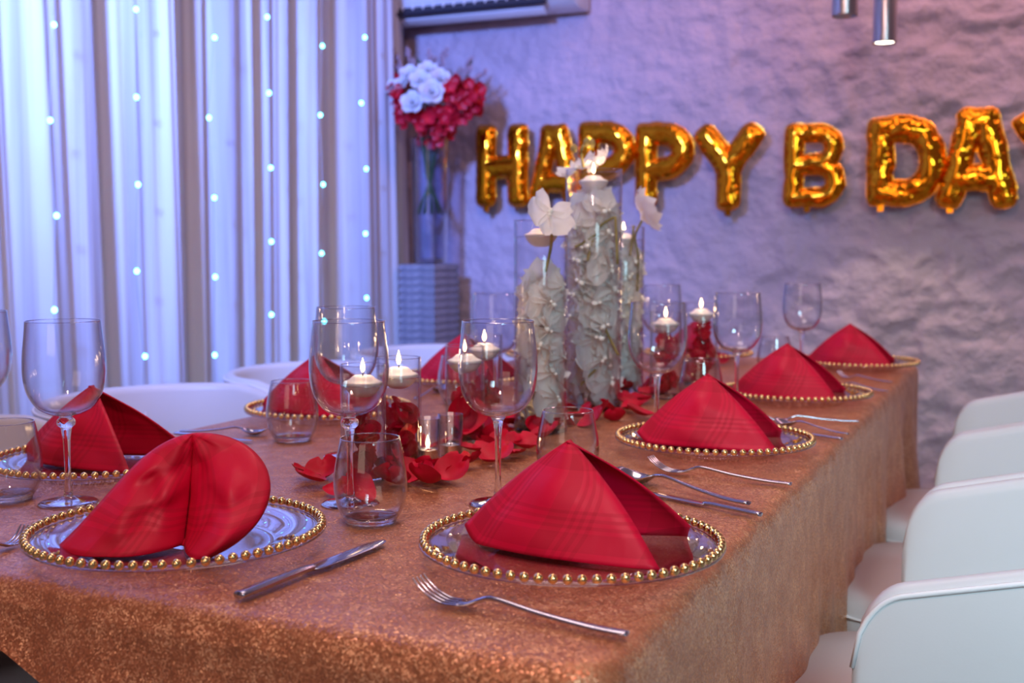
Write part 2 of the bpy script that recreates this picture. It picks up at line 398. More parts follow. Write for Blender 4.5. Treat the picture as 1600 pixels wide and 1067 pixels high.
# ------------------------------------------------------------------ air conditioner high on the back wall
def aircon():
    a = aty(603, 40, 4.28); b = aty(925, 20, WY)
    x0, x1, zb = WX+.02, b.x, b.z
    t = thing('air_conditioner', 'white split air conditioner high on the textured wall above the flowers', 'air conditioner', ((x0+x1)/2, WY-.03, zb))
    w = x1-x0
    prof = smooth_prof([(0,0), (-.10,-.004), (-.17,.02), (-.215,.08), (-.22,.16), (-.21,.25), (-.17,.285), (0,.29)], 4)
    v = []; f = []; n = len(prof)
    for x in (-w/2, -w/2+.008, w/2-.008, w/2):
        s = .985 if abs(abs(x)-w/2) < 1e-6 else 1
        v += [(x, y*s, .145+(z-.145)*s) for y, z in prof]
    for j in range(3):
        for i in range(n-1): f.append((j*n+i, (j+1)*n+i, (j+1)*n+i+1, j*n+i+1))
    f.append(tuple(range(n))); f.append(tuple(range(4*n-1, 3*n-1, -1)))
    kid(build('casing', v, f, M['white_plastic'], t))
    mt = Matrix.Translation((-.04, -.186, .030)) @ Matrix.Rotation(math.radians(-37), 4, 'X')
    kid(MB().add(rbox(0,0,0,w-.14,.020,.060,.003), mt).build('air_outlet', M['dark_plastic'], t, smooth=False))
    kid(MB().add(rbox(0,0,0,w-.16,.05,.006,.002)).build('flap', M['white_plastic'], t, loc=(-.05, -.150, -.012), rot=(math.radians(-25),0,0)))
    for k in range(14):
        kid(MB().add(rbox(0, 0, 0, .006, .014, .045, .001)).build('vane', M['white_plastic'], t, loc=(-.06 - (w-.2)/2 + (k+.5)*(w-.2)/14, -.193, .026), smooth=False))
aircon()

# ------------------------------------------------------------------ pendant lamps
def pendant(px, py, Y, label, lit):
    p = aty(px, py, Y); t = thing('pendant_lamp', label, 'lamp', p, 0, 'steel pendant lamps')
    MB().add(lathe([(.030,.012),(.0365,.003),(.038,0),(.0385,.004),(.0385,.34),(.036,.345),(.004,.347)], 32, False, True)).build('lamp_shade', M['brushed'], t)
    MB().add(lathe([(.003,.006),(.031,.005),(.031,.02)], 24, True)).build('bulb', M['lamp_glow'] if lit else M['white_plastic'], t)
    MB().add(tube([(0,0,.345),(0,0,2.86-p.z)], .0025, 6)).build('cable', M['cable'], t)
    MB().add(lathe([(.045,2.835-p.z),(.045,2.86-p.z)], 24, True, True)).build('ceiling_rose', M['brushed'], t)
    if lit:
        l = bpy.data.lights.new('pendant_spot', 'SPOT'); l.energy = 12; l.color = (1,.82,.62); l.spot_size = math.radians(70); l.shadow_soft_size = .02
        o = bpy.data.objects.new('pendant_spot', l); C.objects.link(o); o.parent = t; o.location = (0,0,-.01)
pendant(1320, 26, 3.62, 'left steel cylinder pendant lamp, unlit and cut by the top of picture', False)
pendant(1382, 68, 4.02, 'glowing steel cylinder pendant lamp above the letter D balloon', True)

# ------------------------------------------------------------------ foil letter balloons
def letter_strokes(ch, w, h):
    if ch == 'H': r = .185*w; x = w/2-r; return r, [[(-x,r),(-x,h-r)], [(x,r),(x,h-r)], [(-x,h*.49),(x,h*.49)]]
    if ch == 'A': r = .16*w; x = w/2-r; return r, [[(-x,r*.9),(-.10*w,h-r)], [(x,r*.9),(.10*w,h-r)], [(-.10*w,h-r),(.10*w,h-r)], [(-x*.62,h*.29),(x*.62,h*.29)]]
    if ch == 'P':
        r = .175*w; x = w/2-r; cy = h*.66; ry = h*.34-r
        arc = [(-x*.2 + x*1.2*math.sin(a), cy+ry*math.cos(a)) for a in np.linspace(0, PI, 14)]
        return r, [[(-x,r),(-x,h-r)], [(-x,h-r)]+arc+[(-x,cy-ry)]]
    if ch == 'Y': r = .17*w; x = w/2-r; return r, [[(-x,h-r),(0,h*.50)], [(x,h-r),(0,h*.50)], [(0,h*.52),(0,r)]]
    if ch == 'B':
        r = .155*w; x = w/2-r; c1 = h*.71; y1 = h*.29-r; c2 = h*.29+r*.05; y2 = h*.29-r*.9
        a1 = [(x*.75*math.sin(a)+.08*w, c1+y1*math.cos(a)) for a in np.linspace(0, PI, 12)]
        a2 = [(x*.9*math.sin(a)+.08*w, c2+y2*math.cos(a)) for a in np.linspace(0, PI, 12)]
        return r, [[(-x,r),(-x,h-r)], [(-x,h-r)]+a1+[(-x,h*.5)], [(-x,h*.5)]+a2+[(-x,r)]]
    if ch == 'D':
        r = .165*w; x = w/2-r
        arc = [(-.02*w + (x+.02*w)*math.sin(a), h/2+(h/2-r)*math.cos(a)) for a in np.linspace(0, PI, 16)]
        return r, [[(-x,r),(-x,h-r)], [(-x,h-r)]+arc+[(-x,r)]]
def balloon(ch, xl, xr, yt, yb, label, limp=0.0, seed=0, tilt=0):
    Y = WY-.11
    a, b = aty(xl, (yt+yb)/2, Y), aty(xr, (yt+yb)/2, Y); w = b.x-a.x; xm = (xl+xr)/2
    zt, zb = aty(xm, yt, Y).z, aty(xm, yb, Y).z; h = zt-zb
    t = thing('letter_balloon', label, 'balloon', ((a.x+b.x)/2, Y, zb), 0, 'gold foil letter balloons on the wall', rot=(0, tilt, 0))
    r, st = letter_strokes(ch, w, h)
    s = .003; xs = np.arange(-w/2-.02, w/2+.02, s); zs = np.arange(-.02, h+.02, s); X, Z = np.meshgrid(xs, zs)
    # wobble of the outline
    Xw = X + (.006+.010*limp)*(npnoise(X*28+40, Z*28+40, 30+seed)-.5); Zw = Z + (.006+.010*limp)*(npnoise(X*28+9, Z*28+70, 31+seed)-.5)
    D = np.full(X.shape, 9.0)
    for s_ in st:
        for (x1,y1),(x2,y2) in zip(s_[:-1], s_[1:]):
            dx, dy = x2-x1, y2-y1; LL = dx*dx+dy*dy+1e-9
            if len(s_) == 2:                      # straight stroke with square heat-sealed ends
                ln = math.sqrt(LL); al = ((Xw-x1)*dx+(Zw-y1)*dy)/ln; pe = np.abs((Xw-x1)*dy-(Zw-y1)*dx)/ln
                q = np.maximum(np.maximum(-al, al-ln), 0)
                D = np.minimum(D, np.maximum(pe, q)*.75 + .25*np.hypot(pe, q) + np.maximum(0, np.minimum(pe, q)-r*.6)*.35)
                continue
            tt = np.clip(((Xw-x1)*dx+(Zw-y1)*dy)/LL, 0, 1); D = np.minimum(D, np.hypot(Xw-x1-tt*dx, Zw-y1-tt*dy))
    d = r - D; fr = .0055
    # straighten the square ends a little
    prof = np.sqrt(np.clip(1-(1-np.clip(d/r,0,1))**2, 0, 1))
    pk = npnoise(X*85+5, Z*85+5, 50+seed)-.5; big = npnoise(X*30+5, Z*30+5, 60+seed)-.5
    edge = np.clip(1-np.abs(d/r-.22)/.35, 0, 1)
    th = r*(.80-.25*limp)*prof*(1 + (.10+.25*limp)*big*2*.5) + .009*edge*pk*(1+.8*limp) + .020*limp*(np.abs(npnoise(X*13+3, Z*10+8, 70+seed)-.5)*2-.4)*prof
    th = np.where(d <= 0, .0006, np.maximum(th, .0008))
    gz, gx = np.gradient(d, s); gl = np.hypot(gx, gz)+1e-6
    out = d < -fr
    Xn = np.where(out, X + gx/gl*(-fr-d), X); Zn = np.where(out, Z + gz/gl*(-fr-d), Z)
    nz, nx = X.shape; j, i = np.mgrid[0:nz-1, 0:nx-1]
    m_ = (d[:-1,:-1] > -fr)|(d[1:,:-1] > -fr)|(d[:-1,1:] > -fr)|(d[1:,1:] > -fr)
    q = (j*nx+i)[m_]; quads = np.stack([q, q+1, q+1+nx, q+nx], -1)
    used = np.unique(quads); re = np.full(nz*nx, -1); re[used] = np.arange(len(used)); quads = re[quads]
    Vf = np.stack([Xn, -th, Zn], -1).reshape(-1,3)[used]; Vb = np.stack([Xn, th*.6, Zn], -1).reshape(-1,3)[used]
    n = len(used); v = np.concatenate([Vf, Vb]); f = np.concatenate([quads, quads[:, ::-1]+n])
    build('foil_body', v.tolist(), f.tolist(), M['foil'], t)
    MB().add(rbox(0,0,0,.022,.002,.03,.0008)).build('inflation_tab', M['foil'], t, loc=({'H': -w*.31, 'A': -w*.33, 'P': -w*.32, 'Y': 0, 'B': -w*.1, 'D': -w*.32}[ch], 0, -.008), smooth=False)
    MB().add(rbox(0,0,0,.012,.085,.004,.0008)).build('tape_strip', M['foil'], t, loc=(letter_anchor(ch, w), .052, h-r), smooth=False)
    return t
def letter_anchor(ch, w):
    return {'H': -w*.3, 'P': -w*.3, 'D': -w*.3, 'B': -w*.3, 'A': 0, 'Y': -w*.3}[ch]
balloon('H', 745, 824, 196, 322, 'gold foil balloon letter H, first of the banner', 0, 1)
balloon('A', 828, 906, 196, 322, 'gold foil balloon letter A behind the tall orchid vase', 0, 2)
balloon('P', 905, 992, 190, 322, 'gold foil balloon letter P directly above the tall middle vase', 0, 3)
balloon('P', 994, 1084, 192, 322, 'gold foil balloon letter P just left of the letter Y', 0, 4)
balloon('Y', 1088, 1190, 196, 328, 'gold foil balloon letter Y ending the word happy', .1, 5)
balloon('B', 1227, 1316, 194, 322, 'gold foil balloon letter B standing alone', .1, 6)
balloon('D', 1356, 1478, 182, 320, 'wrinkled gold foil balloon letter D', .4, 7)
balloon('A', 1466, 1590, 170, 322, 'wrinkled gold foil balloon letter A right of the letter D', .4, 8)
balloon('Y', 1584, 1700, 175, 322, 'gold foil balloon letter Y cut by the right picture edge', .2, 9)

# ------------------------------------------------------------------ pedestal, vase and bouquet in the corner
pa, pb = aty(622, 412, 4.08), aty(679, 412, 4.08)
PW = pb.x-pa.x; pcx = (pa.x+pb.x)/2; PD = .22; PH = pa.z
def pedestal():
    t = thing('pedestal', 'grey ribbed stone pedestal in the corner under the flower vase', 'pedestal', (pcx, 4.08+PD/2, 0))
    MB().add(rbox(0,0,PH/2,PW-.012,PD-.012,PH-.004,.003)).build('core', M['pedestal'], t, smooth=False)
    c0 = None; n = 34; hh = PH/n
    for k in range(n):
        loc = (0,0,(k+.5)*hh); g = R.uniform(.985,1.0)
        if c0 is None: c0 = MB().add(rbox(0,0,0,PW,PD,hh-.006,.003)).build('stone_course', M['pedestal'], t, loc=loc, smooth=False)
        else: again(c0, t, loc, scale=(g,g,1))
pedestal()
VZ = PH+.0005; vc = Vector((pcx+.005, 4.08+PD/2, VZ))
def corner_vase():
    h = aty(665, 218, 4.19).z - VZ
    t = thing('flower_vase', 'tall clear glass cylinder vase on the corner pedestal', 'vase', vc)
    MB().add(lathe(smooth_prof([(.004,.001),(.062,.001),(.068,.01),(.070,.06),(.072,h*.5),(.074,h*.8),(.078,h)], 3), 36)).build('vase_body', M['blue_glass'], t)
    MB().add(lathe([(.004,.004),(.060,.004),(.066,.012),(.068,h*.30),(.068,h*.46),(.003,h*.461)], 32)).build('water', M['water'], t)
    MB().add(lathe([(.003,.003),(.058,.003),(.06,.012),(.058,.02),(.003,.022)], 28)).build('glass_base', M['solid_glass'], t)
    return h
vh = corner_vase()
def petal_surface(L_, W, cup=.3, n=6, m=5, curl=.3):
    def fn(u, v):
        y = v*L_; wv = math.sin(min(1, .12+v*1.02)*PI*.93)**.6*W*(0.35+.65*min(1, v*1.8)); x = (u-.5)*wv
        return (x, y, cup*(x*x)/W*2 + curl*L_*v*v)
    return grid(n, m, fn)
def rose_mesh(mb, c, rad, tilt_m):
    for k, (rr, n, tz) in enumerate(((1.0,5,.15),(.75,5,.55),(.5,4,.95),(.28,3,1.25))):
        for i in range(n):
            a = 2*PI*i/n + k*.7
            v, f = petal_surface(rad*rr*1.05, rad*rr*1.35, .5, 5, 4, .28)
            mt = tilt_m @ Matrix.Rotation(a, 4, 'Z') @ Matrix.Rotation(tz, 4, 'X') @ Matrix.Translation((0, .05*rad, 0))
            mb.add((v, f), mt)
def orient(n, loc):
    q = Vector(n).to_track_quat('Z', 'Y'); return Matrix.Translation(loc) @ q.to_matrix().to_4x4()
def bouquet():
    top = VZ+vh
    t = thing('bouquet', 'bouquet of white roses and red flowers in the corner vase', 'flowers', (vc.x, vc.y, top))
    def P(px, py, dy=-.08): p = aty(px, py, vc.y+dy); return Vector((p.x-vc.x, dy, p.z-top))
    camd = (CAM-Vector((vc.x, vc.y, top+.1))).normalized()
    for px, py, dy, rd in ((645,162,-.17,.046),(674,146,-.18,.050),(657,128,-.15,.044),(640,118,-.10,.040),(668,112,-.08,.040),(687,124,-.10,.040),(612,138,-.12,.032),(628,132,-.12,.030)):
        mb = MB(); mb2 = MB(); p = P(px, py, dy)
        rose_mesh(mb, None, rd, orient(camd*.7 + p.normalized()*.8, p)); mb.build('white_rose', M['white_rose'], t)
    def floret(c, rad, nrm):
        mb = MB(); mt = orient(nrm, c)
        for i in range(5):
            v, f = petal_surface(rad, rad*.95, .3, 3, 3, .25); mb.add((v, f), mt @ Matrix.Rotation(2*PI*i/5, 4, 'Z') @ Matrix.Rotation(.45, 4, 'X'))
        return mb
    n = 0
    while n < 165:
        px, py = R.uniform(592, 752), R.uniform(118, 226)
        cx = (px-672)/80; cy = (py-150)/75
        if cx*cx+cy*cy > 1.05: continue
        if py < 140 and 632 < px < 695: continue
        if 635 < px < 690 and 112 < py < 175 : continue
        if py > 185 and abs(px-672) > 50 - (py-185)*.9: continue
        dy = -.14*math.sqrt(max(0, 1-min(1, cx*cx+cy*cy))) + R.uniform(-.03,.05)
        p = P(px, py, dy); floret(p, R.uniform(.024,.036), camd + Vector((R.uniform(-.8,.8), R.uniform(-.4,.4), R.uniform(-.8,.6)))).build('red_flower', M['red_floret'], t); n += 1
    for k in range(26):
        px = R.choice((R.uniform(640,700), R.uniform(715,770), R.uniform(600,640))); py = R.uniform(74,108) + (14 if px > 715 else 0)
        p = P(px, py, R.uniform(-.06,.06)); q = Vector((R.uniform(-.02,.02), 0, .02))
        mid = (p+q)/2 + Vector((0,0,.03)); mb = MB().add(tube([q, mid, p], [.0018,.0016,.001], 4))
        dr = (p-mid).normalized()
        for j in range(9):
            c = p - dr*(.012*j); mb.add(sph(.006, 5, 4, (1,1,1.8), tuple(c + Vector((R.uniform(-.007,.007), R.uniform(-.007,.007), 0)))))
        mb.build('dry_grass_spray', M['dry_grass'], t)
    for k in range(12):
        a = R.uniform(0, 2*PI); px = R.uniform(600,745); py = R.uniform(105,165)
        p = P(px, py, .02); q = Vector((.02*math.cos(a), .02*math.sin(a), 0))
        v, f = petal_surface(.10, .035, .2, 3, 6, .2); dr = (p-q).normalized()
        mt = Matrix.Translation(p - dr*.06) @ dr.to_track_quat('Y', 'Z').to_matrix().to_4x4(); MB().add((v, f), mt).build('leaf', M['green'], t)
    for k in range(11):
        a = 2*PI*k/11; b = a + 2.6
        MB().add(tube([(.055*math.cos(b), .055*math.sin(b), -vh*.60), (.012*math.cos(a), .012*math.sin(a), -vh*.30), (.035*math.cos(a), .035*math.sin(a), .0), (.08*math.cos(a), .05*math.sin(a)-.03, .10)], .0038, 6)).build('stem', M['green'], t)
bouquet()

# ------------------------------------------------------------------ table and sequined cloth
TX0, TX1, TY0, TY1, TZ = -1.465, -.300, .855, 3.62, .76
def table():
    t = thing('dining_table', 'long rectangular dining table hidden under the copper sequined cloth', 'table', ((TX0+TX1)/2, (TY0+TY1)/2, 0))
    MB().add(rbox(0,0,TZ-.023,TX1-TX0-.03,TY1-TY0-.03,.036,.008)).build('tabletop', M['wood'], t, smooth=False)
    for sx in (-1,1):
        for sy in (-1,1):
            MB().add(rbox(sx*(TX1-TX0-.22)/2, sy*(TY1-TY0-.3)/2, (TZ-.041)/2, .07,.07,TZ-.041,.006)).build('leg', M['wood'], t, smooth=False)
table()
def cloth():
    rad = .022; cr = .03
    # perimeter of the inset top rectangle, counter-clockwise with rounded corners; each sample: point, outward normal
    per = []
    x0, x1, y0, y1 = TX0+rad+cr, TX1-rad-cr, TY0+rad+cr, TY1-rad-cr
    def edge(a, b, nrm, n):
        for i in range(n): 
            t = i/n; per.append(((a[0]+(b[0]-a[0])*t + nrm[0]*cr, a[1]+(b[1]-a[1])*t + nrm[1]*cr), nrm))
    def corner(c, a0):
        for i in range(8):
            a = a0 + PI/2*i/8; per.append(((c[0]+cr*math.cos(a), c[1]+cr*math.sin(a)), (math.cos(a), math.sin(a))))
    edge((x0,y0), (x1,y0), (0,-1), 90); corner((x1,y0), -PI/2)
    edge((x1,y0), (x1,y1), (1,0), 220); corner((x1,y1), 0)
    edge((x1,y1), (x0,y1), (0,1), 90); corner((x0,y1), PI/2)
    edge((x0,y1), (x0,y0), (-1,0), 220); corner((x0,y0), PI)
    n = len(per); v = []; f = []
    rows = [0, .25, .5, .75, 1.0]           # quarter-round over the table edge
    falls = [.03,.08,.14,.2,.27,.34,.42,.5,.6,.72,.86,1.0]
    arc = 0; acc = [0]
    for i in range(1, n): arc += math.dist(per[i][0], per[i-1][0]); acc.append(arc)
    for rr in rows:
        a = rr*PI/2
        for i, (p, nm) in enumerate(per):
            w_ = .0018*math.sin(acc[i]*60+math.sin(acc[i]*17)*2)*rr
            v.append((p[0]+nm[0]*(rad*math.sin(a)+w_), p[1]+nm[1]*(rad*math.sin(a)+w_), TZ+.002 - rad*(1-math.cos(a))))
    for fr in falls:
        for i, (p, nm) in enumerate(per):
            s = acc[i]; drop = .44 + .02*math.sin(s*4)
            if p[1] < TY0+.06 and nm[1] < -.7:
                drop = min(.44, .052 + max(0, p[0]+.953)*.35 + .006*math.sin(s*40))
            far = max(0, min(1, (p[1]-2.4)/.9)) if nm[0] > .5 else (.5 if nm[1] > .5 else .12)
            amp = fr*(.006 + .030*far)
            w_ = amp*math.sin(s*(22 if far > .2 else 11) + 1.7*math.sin(s*3)) + .06*fr*fr*(.25+far*.3)*.5 + .004*fr*math.sin(s*47)
            z = TZ+.002-rad - fr*drop
            v.append((p[0]+nm[0]*(rad+w_+.003), p[1]+nm[1]*(rad+w_+.003), z))
    R_ = len(rows)+len(falls)
    for j in range(R_-1):
        for i in range(n):
            k = (i+1) % n; f.append((j*n+i, (j+1)*n+i, (j+1)*n+k, j*n+k))
    # the flat top: centre rings shrinking to the middle
    cx, cy = (TX0+TX1)/2, (TY0+TY1)/2; base = 0; prev = [i for i in range(n)]
    for sc in (.96, .88, .7, .4, .02):
        cur = []
        for i, (p, nm) in enumerate(per):
            cur.append(len(v)); v.append((cx+(p[0]-cx)*sc, cy+(p[1]-cy)*sc, TZ+.002 + .0006*math.sin(p[0]*31+p[1]*23)))
        for i in range(n):
            k = (i+1) % n; f.append((prev[i], prev[k], cur[k], cur[i]))
        prev = cur
    f.append(tuple(prev))
    o = build('tablecloth', v, f, M['sequin'])
    tag(o, 'copper sequined tablecloth draped over the long dining table', 'tablecloth')
cloth()
TT = TZ + .0035     # where things rest on the cloth

# ------------------------------------------------------------------ chairs
def make_chair(label):
    """barrel chair facing local -X, origin under the middle of the seat"""
    t = thing('barrel_chair', label, 'chair')
    W, Dp = .282, .30          # half width, half depth
    def plan(a, grow):        # a from -1 (near arm tip) over 0 (back) to +1 (far arm tip)
        # straight arms that run into a half round back
        La = .25; Lc = PI*.5*(W); tot = La+Lc
        s = abs(a)*tot
        if s < Lc: th = s/W*1.0; x = .06 + (W+grow)*math.cos(th); y = (W+grow)*math.sin(th)
        else: x = .06-(s-Lc); y = W+grow
        return x, math.copysign(y, a)
    def topz(a):
        q = abs(a); z = .772
        if q > .55: z -= .075*((q-.55)/.45)
        if q > .92: z -= .08*(1-math.sqrt(max(0, 1-((q-.92)/.08)**2)))
        return z
    n = 180; sec = []
    z0 = .33; rt = .022
    def section(a):
        zt = topz(a); P = []
        for g, z in [(.0,z0),(.012,z0+.04),(.022,z0+.15),(.026,zt-.12),(.024,zt-.018)]: P.append((g, z))
        for k in range(1, 6):
            q = PI*k/6; P.append((.007+.017*math.cos(q), zt-.018+.018*math.sin(q)))
        for g, z in [(-.010,zt-.018),(-.014,zt-.12),(-.03,z0+.15),(-.04,z0+.02)]: P.append((g, z))
        return P
    v = []; f = []
    ns = len(section(0))
    for i in range(n+1):
        a = -1 + 2*i/n
        for g, z in section(a):
            x, y = plan(a, g); v.append((x, y, z))
    for i in range(n):
        for k in range(ns-1): f.append((i*ns+k, (i+1)*ns+k, (i+1)*ns+k+1, i*ns+k+1))
    f.append(tuple(range(ns))); f.append(tuple(range((n+1)*ns-1, n*ns-1, -1)))
    kid(build('backrest', v, f, M['leather'], t))
    pts = [(plan(-1+2*i/n, .0245)[0], plan(-1+2*i/n, .0245)[1], topz(-1+2*i/n)-.013) for i in range(n+1)]
    kid(MB().add(tube(pts, .0035, 6)).build('piping', M['piping'], t))
    for y in (-.13, .13):
        kid(MB().add(tube([(.06+math.sqrt((W-.024)**2-y*y)-.001, y, z0+.1+k*.04) for k in range(8)], .0015, 5)).build('seam', M['piping'], t))
    # seat cushion: superellipse plan with rounded edges
    prof = [(.90,.345),(.97,.35),(1.0,.37),(1.0,.44),(.985,.463),(.94,.475),(.6,.482),(.02,.485)]
    v = []; m_ = 64
    for r_, z in prof:
        for i in range(m_):
            a = 2*PI*i/m_; c, s = math.cos(a), math.sin(a); e = .38
            x = math.copysign(abs(c)**e, c)*.29*r_ - .045; y = math.copysign(abs(s)**e, s)*.25*r_
            if x > .06: x = .06 + (x-.06)*.8*math.sqrt(max(.05, 1-(y/.30)**2)) 
            v.append((x, y, z))
    f = [(j*m_+i, j*m_+(i+1)%m_, (j+1)*m_+(i+1)%m_, (j+1)*m_+i) for j in range(len(prof)-1) for i in range(m_)] + [tuple(range(m_-1,-1,-1)), tuple(range((len(prof)-1)*m_, len(prof)*m_))]
    kid(build('seat', v, f, M['leather'], t))
    ring = [Vector(v[3*m_+i])+Vector((0,0,-.002)) for i in range(m_)]; ring.append(ring[0])
    kid(MB().add(tube([p + Vector((p.x*.008, p.y*.008, 0)) for p in ring], .003, 5)).build('seat_piping', M['piping'], t))
    kid(MB().add(rbox(-.02,0,.325,.40,.40,.03,.008)).build('seat_base', M['dark_plastic'], t, smooth=False))
    for sx in (-1,1):
        for sy in (-1,1):
            kid(MB().add(tube([(sx*.17-.02, sy*.17, .315), (sx*.22-.02, sy*.21, 0)], [.014,.009], 10)).build('leg', M['chair_leg'], t))
    return t
ch0 = make_chair('nearest white leather barrel chair on the right of the table')
ch0.location = (.008, 1.70, 0)
for i, (x, y, rz, lab) in enumerate((
        (.012, 2.3350000000000004, 0, 'second nearest white leather barrel chair on the right side'),
        (.012, 2.94, 0, 'farthest white leather barrel chair on the right, by the textured wall'),
        (-1.70, 1.40, PI, 'white leather barrel chair at the left picture edge, its seat under the table'),
        (-1.66, 2.02, PI, 'white leather barrel chair left of the table, behind the two nearest napkins'),
        (-1.66, 2.66, PI, 'middle white leather barrel chair left of the table, under the curtain lights'),
        (-1.66, 3.30, PI, 'farthest white leather barrel chair on the left, near the corner pedestal'))):
    c = copy_tree(ch0); c.location = (x, y, 0); c.rotation_euler = (0,0,rz); c['label'] = lab
for c in [o for o in C.objects if o.name.startswith('barrel_chair')]: c['group'] = 'white barrel chairs around the table'

# ------------------------------------------------------------------ beaded charger plates
PLATE_Z = TT
plate_prof = smooth_prof([(.002,.0065),(.06,.0065),(.10,.0070),(.112,.010),(.130,.0165),(.150,.0215),(.157,.0225)], 3)
under_prof = [(.157,.0205),(.13,.0135),(.112,.006),(.100,.0005),(.094,.0008),(.085,.004)]
NB = 72
def make_plate(label, loc, single, first={}):
    t = thing('charger_plate', label, 'plate', loc, 0, 'clear glass charger plates with gold beads')
    if not first:
        first['d'] = MB().add(lathe(plate_prof, 64, True)).build('dish', M['plate_glass'], t)
        first['u'] = MB().add(lathe(under_prof, 64)).build('foot_ring', M['glass'], t)
        first['r'] = MB().add(lathe([(.1555,.0245),(.1655,.0245),(.1665,.023),(.1655,.0205),(.1555,.0205),(.1545,.0225),(.1555,.0245)], 96)).build('rim', M['glass'], t)
        first['b'] = MB().add(sph(.0052, 10, 7)).build('bead', M['gold_bead'], t, loc=(.161,0,.0265))
        start = 1
    else:
        for k in 'dur': again(first[k], t)
        start = 0
    if single:
        for i in range(start, NB):
            a = 2*PI*i/NB; again(first['b'], t, (.161*math.cos(a), .161*math.sin(a), .0265))
    else:
        if 'm' not in first:
            mb = MB(); s = sph(.0052, 8, 6)
            for i in range(NB):
                a = 2*PI*i/NB; mb.add(s, Matrix.Translation((.161*math.cos(a), .161*math.sin(a), .0265)))
            o = mb.build('bead_ring', M['gold_bead'], t); o['kind'] = 'stuff'; first['m'] = o
        else: again(first['m'], t)
    return t
# R = right side of the table, L = left side, counted from the camera
PL = {}
def plate(key, px, py, lab, single=False):
    p = atz(px, py, TT+.024); PL[key] = (p.x, p.y)
    return make_plate(lab, (p.x, p.y, PLATE_Z), single)
plate('R1', 893, 843, 'gold beaded clear glass charger plate at the front right of the table, nearest the fork', True)
plate('R2', 1116, 683, 'second gold beaded glass charger plate along the right edge of table', True)
plate('R3', 1243, 611, 'third gold beaded glass charger plate along the right edge', False)
plate('R4', 1341, 564, 'farthest gold beaded glass charger plate on the right edge', False)
plate('H1', 278, 826, 'gold beaded glass charger plate at the near head of the table, left front', True)
for key, x, y, lab, s in (('L1', -1.282, 1.325, 'gold beaded glass charger plate cut by the left picture edge', True),
                          ('L2', -1.276, 1.935, 'gold beaded glass charger plate on left side behind the small tumbler', False),
                          ('L3', -1.285, 2.55, 'gold beaded glass charger plate on left side behind the candle cylinders', False),
                          ('L4', -1.285, 3.20, 'gold beaded glass charger plate hidden behind the tall orchid vases', False),
                          ('H2', -.92, 3.41, 'gold beaded glass charger plate at the far head of the table', False)):
    PL[key] = (x, y); make_plate(lab, (x, y, PLATE_Z), s)

# ------------------------------------------------------------------ folded napkins
def napkin_mesh(seed=0, wr=.0):
    tip = Vector((-.135, .010, .016)); apex = Vector((-.018, .035, .118))
    v = []; f = []; uv = []
    nS, nT = 30, 26
    for side, (p1, p2) in enumerate(((Vector((-.098,-.034,.0)), Vector((.108,-.030,.0))), (Vector((-.085,.060,.0)), Vector((.112,.132,.0))))):
        base = len(v)
        for j in range(nT+1):
            t = j/nT
            S = tip.lerp(apex, t) + Vector((-.004, 0, .004))*math.sin(PI*t)
            E = p2.lerp(apex, t) + Vector((.006, -.003 if side == 0 else .006, .003 if side == 0 else .009))*math.sin(PI*t)*(1 if side == 0 else .9)
            for i in range(nS+1):
                s = i/nS
                # base curve tip -> p1 -> p2
                p = S.lerp(E, s)
                B0 = tip.lerp(p2, s); Bq = tip*(1-s)**3 + p1*3*s*(1-s)**2 + p1.lerp(p2,.45)*3*s*s*(1-s) + p2*s**3
                Bq.z = max(0.0, tip.z*(1-s/.16)) if s < .16 else 0.0
                p = p + (Bq-B0)*(1-t)**1.5
                out = -1 if side == 0 else 1
                bl = .009*math.sin(PI*s)*math.sin(PI*min(1, t*1.05))
                p.y += out*bl
                # folds running from the apex
                w_ = (.0035+wr)*math.sin(s*9+side*2+seed)*math.sin(PI*t)*s + (.0022+wr*.6)*math.sin(t*15+s*6+seed*1.7)*(1-t)*math.sin(PI*s)
                p.y += w_; p.x += w_*.4
                if s > .9: p.y += -out*.006*((s-.9)/.1)**2          # rolled free edge
                p.z = max(p.z, .0008)
                v.append(tuple(p)); uv.append((s*(1-t*.62)*.24+side*.03+.02+t*.04, t*.16+.02))
        for j in range(nT):
            for i in range(nS):
                a = base+j*(nS+1)+i; q = (a, a+1, a+nS+2, a+nS+1); f.append(q if side == 0 else q[::-1])
    return v, f, uv
